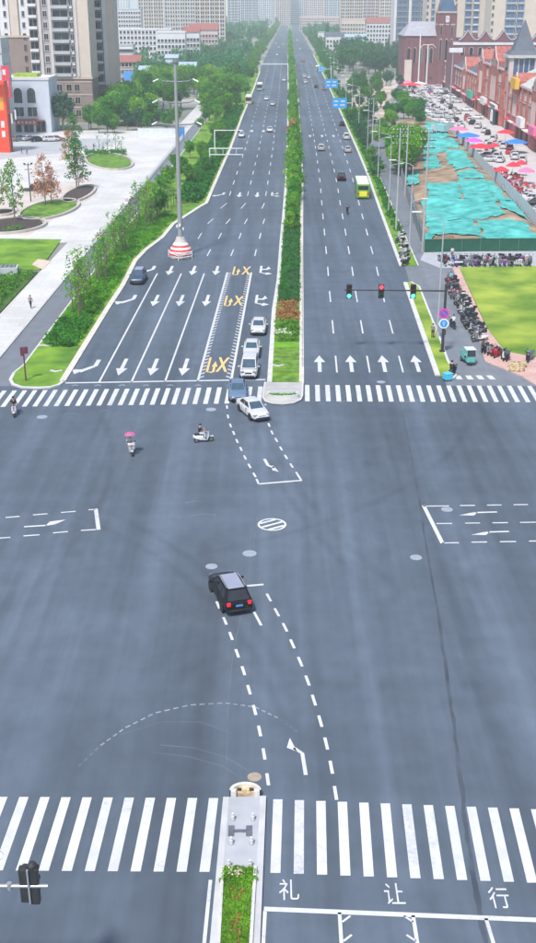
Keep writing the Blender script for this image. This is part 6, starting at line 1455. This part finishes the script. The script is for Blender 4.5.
# left middle distance
block('apartment_block', 'long white low apartment block with dark window rows behind the teal trees', 113, 172, 760, 30, 14, WHT, 16)
block('apartment_block', 'white apartment block stepping right behind the teal trees', 158, 186, 700, 33, 12, WHT, 8)
block('apartment_block', 'white gable block left of the red roofed hall', 184, 200, 720, 32, 12, WHT, 5, pitch=3)
block('market_hall', 'low hall with long red roof among the left trees', 190, 218, 800, 30, 16, PINKW, 9, pitch=4)
block('apartment_block', 'white building with blue top behind the left tower', 112, 142, 980, 10, 18, WHT, 12, roof=BLUEW)
block('apartment_block', 'shabby white low house row below the blue topped building', 112, 134, 640, 46, 12, WHT, 8, roof=GREYW)
block('shop_house', 'red roofed house with bright blue sign right of the left tower', 118, 141, 560, 62, 10, TAN, 6, pitch=3)
bx = ground_x(126, 559); t = thing('blue_shop_sign', 'bright blue sign panel on the red roofed house', 'sign', (bx, 558.6, 0)); zz = height_at(559, 76); MB().box(1.5, 0, zz, 5, .4, 4.5).build('panel', M('sign_sky', (.08, .3, .75), .5, .1, 1), t); MB().box(1.5, .2, zz / 2 - 1, .3, .3, zz).build('post', METAL, t)
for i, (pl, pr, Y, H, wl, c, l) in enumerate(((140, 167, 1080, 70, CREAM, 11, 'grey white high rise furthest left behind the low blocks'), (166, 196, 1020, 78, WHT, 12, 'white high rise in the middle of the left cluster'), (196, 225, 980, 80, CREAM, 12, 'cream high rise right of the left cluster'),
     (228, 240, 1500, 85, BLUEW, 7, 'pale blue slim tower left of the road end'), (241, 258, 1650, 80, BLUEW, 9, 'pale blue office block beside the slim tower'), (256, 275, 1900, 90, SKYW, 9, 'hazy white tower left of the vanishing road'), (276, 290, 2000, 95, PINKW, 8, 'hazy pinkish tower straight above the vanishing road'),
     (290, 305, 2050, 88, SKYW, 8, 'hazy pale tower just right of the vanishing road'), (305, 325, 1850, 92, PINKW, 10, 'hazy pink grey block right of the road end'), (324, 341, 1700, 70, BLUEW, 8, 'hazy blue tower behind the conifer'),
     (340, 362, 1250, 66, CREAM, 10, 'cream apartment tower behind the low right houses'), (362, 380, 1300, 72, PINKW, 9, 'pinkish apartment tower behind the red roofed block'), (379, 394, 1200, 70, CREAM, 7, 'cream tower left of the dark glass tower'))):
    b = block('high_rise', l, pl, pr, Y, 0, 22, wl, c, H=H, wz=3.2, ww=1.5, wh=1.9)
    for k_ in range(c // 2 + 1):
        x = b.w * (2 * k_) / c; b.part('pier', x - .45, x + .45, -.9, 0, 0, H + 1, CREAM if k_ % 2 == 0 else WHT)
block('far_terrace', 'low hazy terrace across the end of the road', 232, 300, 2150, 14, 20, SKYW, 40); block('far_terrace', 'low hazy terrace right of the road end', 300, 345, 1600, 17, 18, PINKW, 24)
block('apartment_block', 'white block with brick red roof left of the glass tower', 366, 393, 940, 23, 14, WHT, 9, pitch=4)
block('apartment_block', 'cream low block left of the red roofed white block', 341, 366, 1000, 20, 14, CREAM, 9)
block('low_house', 'white low house with grey roof behind the grove', 326, 345, 900, 36, 12, WHT, 6, pitch=2.5, roof=ROOFS); block('low_house', 'pale blue shed behind the grove', 345, 366, 880, 37, 12, SKYW, 6, pitch=2, roof=BLUEW); block('low_house', 'white house row right of the far kerb', 318, 330, 980, 33, 10, WHT, 5, roof=GREYW)
for i, (pl, pr, Y, tp, l) in enumerate(((166, 178, 600, 58, 'pale blue shed in the left wood'), (180, 196, 540, 66, 'white and blue shed below the left wood'), (140, 152, 520, 70, 'white walled shed beside the green clump'), (199, 216, 440, 99, 'blue roofed hut beside the lime trees'))): block('shed', l, pl, pr, Y, tp, 9, SKYW if i % 2 == 0 else WHT, 4, roof=BLUEW, pitch=1.6, wz=4)
# --- right: glass tower and cream towers
b = Bld('glass_tower', 'dark blue glass tower with white vertical edge left of the church', 393, 425, 770, 20); b.part('wall', 0, b.w, 0, 20, 0, 75, M('tower_dark', (.1, .13, .18), .4, .1, .3)); b.part('edge_pier', -.6, 1.0, -.6, 20, 0, 76, WHT); b.part('edge_pier', b.w * .42, b.w * .5, -.5, 0, 0, 76, WHT); b.part('edge_pier', b.w - 1, b.w + .3, -.5, 20, 0, 76, CREAM)
for f in range(22):
    z = 1.2 + 3.35 * f
    b.win(b.w * .23, z, 5.5, 2.1, GREYW, GLASSB); b.win(b.w * .62, z, 3.6, 2.1, GREYW, GLASSB); b.win(b.w * .84, z, 2.4, 2.1, WHT, GLASSB); b.part('floor_band', 1.0, b.w - 1, -.35, 0, z + 2.4, z + 2.7, GREYW)
def cream_tower(pl, pr, Y, l, glass):
    b = Bld('cream_tower', l, pl, pr, Y, 20); b.part('wall', 0, b.w, 0, 20, 0, 72, CREAM)
    for i, f_ in enumerate(glass):
        x0, x1 = b.w * f_[0], b.w * f_[1]; b.part('glass_bay', x0, x1, -.4, 0, 12, 71, M('bay_blue', (.09, .14, .24), .3, .1, .3))
        for fl in range(15):
            z = 13 + 3.8 * fl
            if z < 48: b.win((x0 + x1) / 2, z, (x1 - x0) * .8, 2.4, GREYW, GLASSB, y=-.4); b.part('balcony', x0 + .2, x1 - .2, -1.1, -.4, z - .8, z + .1, WHT if i % 2 else GREYW)
    for f_ in (.06, .94):
        for fl in range(11): b.win(b.w * f_, 13.5 + 3.8 * fl, 1.1, 1.8, CREAM)
cream_tower(424, 438, 735, 'narrow cream tower behind the church clock tower at left', ((.3, .55),)); cream_tower(450, 487, 690, 'cream tower with blue glass bays right of the clock spire', ((.3, .48), (.52, .68)))
cream_tower(487, 512, 640, 'plain cream tower behind the pyramid roof', ((.55, .95),)); cream_tower(512, 545, 640, 'cream tower at the right picture edge', ((.0, .2),))
# --- brick church with clock tower
Yc = G(0, 85).y; b = Bld('brick_church', 'dark red brick church like hall with blue spired clock tower', 403, 470, Yc, 26, cat='church')
X = lambda px_: ground_x(px_, Yc) - b.x0; Z = lambda py_: height_at(Yc, py_)
b.part('nave_wall', 0, X(436), 2, 26, 0, Z(36), BRICKP); m = MB(); xa, xb, zz = -.5, X(436), Z(36); m.add([(xa, 1.5, zz), (xb, 1.5, zz), (xb, 27, zz), (xa, 27, zz), (xa + 4, 14, zz + 6), (xb, 14, zz + 6)], [(0, 1, 5, 4), (2, 3, 4, 5), (3, 0, 4), (1, 2, 5)]); m.build('roof', M('grey_roof', (.36, .36, .42), .7, .1, .5), b.t)
b.part('porch', X(404), X(411), .4, 2, 0, Z(60), CREAM)
for i in range(5): b.win(X(408 + 5.5 * i), Z(63), 1.5, 6.5, TAN, None, True, y=2)
for i in range(4): b.part('buttress', X(405.5 + 6 * i) - .4, X(405.5 + 6 * i) + .4, 1.2, 2, 0, Z(40), BRICKP)
tw0, tw1 = X(434.5), X(452); zt = Z(13); b.part('clock_tower', tw0, tw1, -1, 8, 0, zt, BRICKP); b.part('tower_cornice', tw0 - .4, tw1 + .4, -1.4, 8.4, zt, zt + .7, TAN); b.part('tower_band', tw0 - .2, tw1 + .2, -1.2, 8.2, Z(25), Z(25) + .5, TAN)
xc = (tw0 + tw1) / 2; o = MB().cyl((xc, -1.25, Z(19)), (xc, -1.05, Z(19)), 1.5, n=20).build('clock_face', WHT, b.t); MB().box(xc, -1.3, Z(19) + .4, .16, .06, 1.0).box(xc + .35, -1.3, Z(19), .8, .06, .16).build('clock_hands', DARKM, o)
for px_ in (438, 443.5, 448.5): b.win(X(px_), Z(60), 1.0, 9, TAN, None, True, y=-1)
for px_ in (438, 448.5): b.win(X(px_), Z(34), .9, 3.5, TAN, None, True, y=-1)
for px_ in (434.5, 440.8, 446, 452): b.part('pilaster', X(px_) - .35, X(px_) + .35, -1.4, -1, 0, zt, BRICKP)
m = MB(); hw_ = (tw1 - tw0) / 2 - .3; m.add([(xc - hw_, -.6, zt + .7), (xc + hw_, -.6, zt + .7), (xc + hw_, 7.6, zt + .7), (xc - hw_, 7.6, zt + .7), (xc - hw_ * .62, .8, zt + 7), (xc + hw_ * .62, .8, zt + 7), (xc + hw_ * .62, 6.2, zt + 7), (xc - hw_ * .62, 6.2, zt + 7), (xc, 3.5, zt + 20)], [(0, 1, 5, 4), (1, 2, 6, 5), (2, 3, 7, 6), (3, 0, 4, 7), (4, 5, 8), (5, 6, 8), (6, 7, 8), (7, 4, 8)]); m.build('spire', SPIRE, b.t)
for dx in (-1, 1): b.part('pinnacle', xc + dx * (hw_ + .1) - .3, xc + dx * (hw_ + .1) + .3, -1.2, -.6, zt + .7, zt + 4, BRICKP)
# right transept with big slate roof and gable
x0, x1 = X(452), X(486); z0 = Z(58); b.part('transept_wall', x0, x1, 1, 20, 0, z0, BRICKP)
m = MB(); m.add([(x0 - 1, .5, z0), (x1, .5, z0), (x1, 20.5, z0), (x0 - 1, 20.5, z0), (x0 - 1, 10, Z(38)), (x1, 10, Z(38))], [(0, 1, 5, 4), (2, 3, 4, 5), (3, 0, 4), (1, 2, 5)]); m.build('transept_roof', ROOFS, b.t)
xg = X(473); m = MB(); m.add([(xg - 5, -.5, z0 - 6), (xg + 5, -.5, z0 - 6), (xg + 5, -.5, z0), (xg, -.5, Z(33)), (xg - 5, -.5, z0), (xg - 5, 9, z0 - 6), (xg + 5, 9, z0 - 6), (xg + 5, 9, z0), (xg, 9, Z(33)), (xg - 5, 9, z0)], [(0, 1, 2, 3, 4), (2, 7, 8, 3), (4, 3, 8, 9), (1, 6, 7, 2), (0, 4, 9, 5)]); m.build('gable', BRICKP, b.t)
for i in range(5): b.win(X(455 + 6 * i), 2, 1.8, 5, TAN, None, True, y=1)
# --- purple gabled terrace behind
Yp = 500; b = Bld('gabled_terrace', 'purple brick terrace with scalloped white edged gables behind the arcade', 450, 566, Yp, 16); X = lambda px_: ground_x(px_, Yp) - b.x0; Z = lambda py_: height_at(Yp, py_)
b.part('wall', 0, b.w, 0, 16, 0, Z(42), BRICKP); b.part('white_band', 0, b.w, -.3, 0, Z(45), Z(42), WHT)
for i in range(6):
    c = X(464 + 17.5 * i); w2 = X(464 + 8.7) - X(464); m = MB(); n = 8
    pr = [(c - w2 + 2 * w2 * j / (2 * n), Z(40) + (Z(30) - Z(40)) * (1 - abs(j - n) / n) ** 1.7) for j in range(2 * n + 1)]
    m.add([(x, -.4, Z(42)) for x, z in pr] + [(x, -.4, z) for x, z in pr] + [(x, 3, z) for x, z in pr], [(j, j + 1, 2 * n + 2 + j, 2 * n + 1 + j) for j in range(2 * n)] + [(2 * n + 1 + j, 2 * n + 2 + j, 4 * n + 3 + j, 4 * n + 2 + j) for j in range(2 * n)]); m.build('gable', BRICKP, b.t)
    m = MB()
    for j in range(2 * n): m.cyl((pr[j][0], -.5, pr[j][1]), (pr[j + 1][0], -.5, pr[j + 1][1]), .22, n=5)
    m.build('gable_trim', M('trim_lilac', (.5, .47, .52), .8, .1, 1), b.t)
    for dx in (-.4, 0, .4): b.win(c + dx * w2, Z(40) - .5, 1.0, 2.6, WHT)
    for dx in (-.5, .5): b.win(c + dx * w2, Z(55), 1.6, 3, TAN, None, True)
# --- red brick arcade along the car park, fronts facing the car park
Fa, Fb = G(440, 84.5), G(536, 151.5); fd = (Fb - Fa).normalized(); fang = math.atan2(fd.y, fd.x)
def arcade(D0, D1, H, depth, label, mat, name='brick_arcade', gables=(), bays=6, signs=(), roof=ROOFS, tall=True):
    """D0 far end, D1 near end (distance ahead); local x runs toward the camera, front faces the car park"""
    s0 = (D0 - Fa.y) / fd.y; s1 = (D1 - Fa.y) / fd.y; o = Fa + fd * s0; L_ = s1 - s0
    t = thing(name, label, 'building', (o.x, o.y, 0), fang)
    def bx(nm, x0, x1, y0, y1, z0, z1, m): return MB().box((x0 + x1) / 2, (y0 + y1) / 2, (z0 + z1) / 2, x1 - x0, y1 - y0, z1 - z0).build(nm, m, t)
    bx('wall', 0, L_, 0, depth, 0, H, mat); bx('cornice', -.2, L_ + .2, -.5, .2, H, H + .6, PINKW); bx('string_course', 0, L_, -.25, 0, H * .38, H * .38 + .5, PINKW); bx('string_course', 0, L_, -.2, 0, H * .72, H * .72 + .4, PINKW)
    m = MB(); m.add([(0, 0, H + .6), (L_, 0, H + .6), (L_, depth, H + .6), (0, depth, H + .6), (0, depth / 2, H + 4), (L_, depth / 2, H + 4)], [(0, 1, 5, 4), (2, 3, 4, 5), (3, 0, 4), (1, 2, 5)]); m.build('roof', roof, t)
    bw = L_ / bays
    for i in range(bays + 1): bx('pilaster', max(0, i * bw - .5), min(L_, i * bw + .5), -.6, 0, 0, H, mat)
    for i in range(bays):
        c = (i + .5) * bw
        link('shop_front', window_mesh(bw * .7, H * .22, DARKM), t, (c, 0, .4)); 
        if tall:
            for dx in (-.26, 0, .26): link('window', window_mesh(bw * .16, H * .26, PINKW, None, True), t, (c + dx * bw, 0, H * .43)); link('window', window_mesh(bw * .15, H * .14, PINKW), t, (c + dx * bw, 0, H * .78))
        bx('awning', c - bw * .38, c + bw * .38, -1.6, 0, H * .27, H * .27 + .25, [PC['red'], PC['white'], PC['pink']][i % 3])
    for (gx, gw, gh) in gables:
        x = gx * L_; m = MB(); pts = [(x - gw / 2, H), (x + gw / 2, H), (x + gw / 2, H + gh * .35), (x + gw * .25, H + gh * .45), (x, H + gh), (x - gw * .25, H + gh * .45), (x - gw / 2, H + gh * .35)]
        n = len(pts); m.add([(a, -.7, z) for a, z in pts] + [(a, 5, z) for a, z in pts], [tuple(range(n))] + [(i, n + i, n + (i + 1) % n, (i + 1) % n) for i in range(n)] + [tuple(range(2 * n - 1, n - 1, -1))]); m.build('gable', mat, t)
        bx('gable_bay', x - gw / 2, x + gw / 2, -.7, 0, 0, H, mat)
        for dx in (-.25, 0, .25): link('window', window_mesh(gw * .14, 2.2, PINKW, None, True), t, (x + dx * gw, -.7, H + .6)); link('window', window_mesh(gw * .12, H * .42, PINKW), t, (x + dx * gw, -.7, H * .42))
        for k_ in range(n - 1):
            if 1 < k_ < n - 1: pass
            MB().cyl((pts[k_ + 1][0], -.75, pts[k_ + 1][1]), (pts[(k_ + 2) % n][0], -.75, pts[(k_ + 2) % n][1]), .22, n=5).build('gable_coping', PINKW, t)
    for (sx, sw, z0, z1, m) in signs: bx('sign_board', sx * L_ - sw / 2, sx * L_ + sw / 2, -1.9, -.7, z0 * H, z1 * H, m)
    # end wall windows toward the camera
    for z in (.43, .76):
        for y in (3, 7, 11): link('window', window_mesh(1.6, H * .16, PINKW, None, True), t, (L_, y, H * z), R(90))
    return t
YELS = M('sign_yellow', (.75, .42, .04), .5, .1, 1); GRNS = M('sign_green', (.04, .4, .28), .5, .1, 1)
arcade(540, 470, 11, 14, 'far low brick arcade beside the church tower', BRICKP, bays=8, signs=((.3, 8, .35, .55, M('sign_paleblue', (.5, .6, .75), .5, .1, 1)),))
arcade(468, 425, 11.5, 14, 'brick arcade wing with green sign boards', BRICK, bays=6, gables=((.2, 9, 5),), signs=((.75, 12, .3, .5, GRNS),))
arcade(423, 366, 16.5, 15, 'tall gabled red brick arcade front in the middle of the row', BRICK, bays=6, gables=((.18, 10, 4.5), (.72, 16, 6.5)), signs=((.45, 10, .25, .38, WHT),))
arcade(352, 250, 14, 15, 'nearest red brick arcade block running to the right picture edge', BRICK, bays=12, gables=((.15, 9, 3.5), (.45, 9, 4.0), (.75, 9, 4.0)), signs=((.16, 9, .95, 1.15, YELS), (.3, 8, .3, .48, PC['white']), (.5, 8, .3, .45, PC['pink'])), roof=M('pale_canopy', (.5, .54, .5), .6, .15, .4))
# pyramid roofed corner tower
o = Fa + fd * ((364 - Fa.y) / fd.y); t = thing('corner_tower', 'brick corner tower with tall slate pyramid roof between the arcade blocks', 'tower', (o.x + 5, o.y, 0), fang); zt = height_at(364, 57); za = height_at(364, 20)
MB().box(0, 0, zt * .38, 8.4, 8.4, zt * .76).build('shaft', BRICK, t); MB().box(0, 0, zt * .87, 7.6, 7.6, zt * .22).build('belfry', GLASSB, t)
for sx in (-1, 1):
    for sy in (-1, 1): MB().box(sx * 3.8, sy * 3.8, zt * .5, 1.3, 1.3, zt).build('corner_pier', PINKW, t)
for k_ in range(3):
    for a in range(4): MB().box([0, 3.9, 0, -3.9][a] + (1.6 * (k_ - 1) if a % 2 == 0 else 0), [-3.9, 0, 3.9, 0][a] + (1.6 * (k_ - 1) if a % 2 else 0), zt * .87, .3, .3, zt * .22).build('mullion', PINKW, t)
MB().box(0, 0, zt + .3, 10.2, 10.2, .8).build('eaves', M('eave_stone', (.5, .5, .48), .8, .1, 1), t); MB().box(0, 0, zt + 1.2, 9.6, 9.6, 1.4, taper=.82).build('lower_roof', ROOFS, t); MB().box(0, 0, (zt + 1.9 + za) / 2, 6.6, 6.6, za - zt - 1.9, taper=.04).build('pyramid_roof', ROOFS, t)
for k_ in range(2): link('window', window_mesh(1.4, 4.5, PINKW, None, True), t, (0, -4.2, zt * (.25 + .26 * k_)))
link('window', window_mesh(1.4, 4.5, PINKW, None, True), t, (4.2, 0, zt * .4), R(90))
o = Fa + fd * ((372 - Fa.y) / fd.y); t = thing('arcade_gate', 'dark gateway with white arched emblem at the corner tower foot', 'gate', (o.x - 1.2, o.y, 0), fang); MB().box(0, -.3, 2.6, 7, .6, 5.2).build('panel', M('gate_dark', (.03, .06, .08), .5, .2, 1), t)
MB().tube([(-1.2, -.7, 1), (-1.2, -.7, 3.6), (-.6, -.7, 4.3), (.6, -.7, 4.3), (1.2, -.7, 3.6), (1.2, -.7, 1)], [.3] * 6, 6).build('arch_emblem', WHT, t); MB().box(0, -.4, 5.7, 14, .8, 1.2).build('lintel_sign', WHT, t)
for k_ in range(7): MB().box(-5 + 1.7 * k_, -.85, 5.7, .8, .1, .7).build('letter', DARKM, t)
# billboard lamp before the church
p = G(450, 104); t = thing('flood_mast', 'tall mast with bright white lamp box in front of the church', 'lamp mast', p); h = height_at(p.y, 52); MB().cyl((0, 0, 0), (0, 0, h), .3, .2, 8).build('mast', METAL, t); MB().box(1, 0, h + .6, 5, 1.6, 1.6).build('lamp_box', WHT, t, bevel=.1)
for px_, b_, tp, l in ((418, 88, 28, 'tall white double lamp mast left of the church'), (426, 88, 45, 'shorter white lamp mast beside the tall one')):
    p = G(px_, b_); h = height_at(p.y, tp); t = thing('lamp_mast', l, 'lamp mast', p); MB().cyl((0, 0, 0), (0, 0, h), .35, .25, 8).build('mast', METALW, t)
    for s in (-1, 1): MB().tube([(0, 0, h), (s * 2, 0, h + .2), (s * 3.6, 0, h - 1.2)], [.2, .16, .12], 6).build('arm', METALW, t)
# far fill: more faint blocks behind so the skyline closes
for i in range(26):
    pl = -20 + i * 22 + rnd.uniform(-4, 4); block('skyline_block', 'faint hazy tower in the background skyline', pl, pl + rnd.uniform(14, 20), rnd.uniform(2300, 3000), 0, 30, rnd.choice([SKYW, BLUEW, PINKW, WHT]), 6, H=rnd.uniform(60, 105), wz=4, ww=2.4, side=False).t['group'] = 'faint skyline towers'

# ------------------------------------------------------------------ haze
hz_m = bpy.data.materials.new('haze'); hz_m.use_nodes = True; nt = hz_m.node_tree; nt.nodes.clear(); out = nt.nodes.new('ShaderNodeOutputMaterial'); pv = nt.nodes.new('ShaderNodeVolumePrincipled')
pv.inputs['Color'].default_value = (.86, .97, 1.0, 1); pv.inputs['Density'].default_value = .00031; pv.inputs['Anisotropy'].default_value = 0.0
nt.links.new(pv.outputs[0], out.inputs['Volume'])
tag(MB().box(0, 4300, 54, 10400, 9800, 112).build('haze', hz_m), 'pale blue haze hanging over the far city', 'haze', kind='stuff')
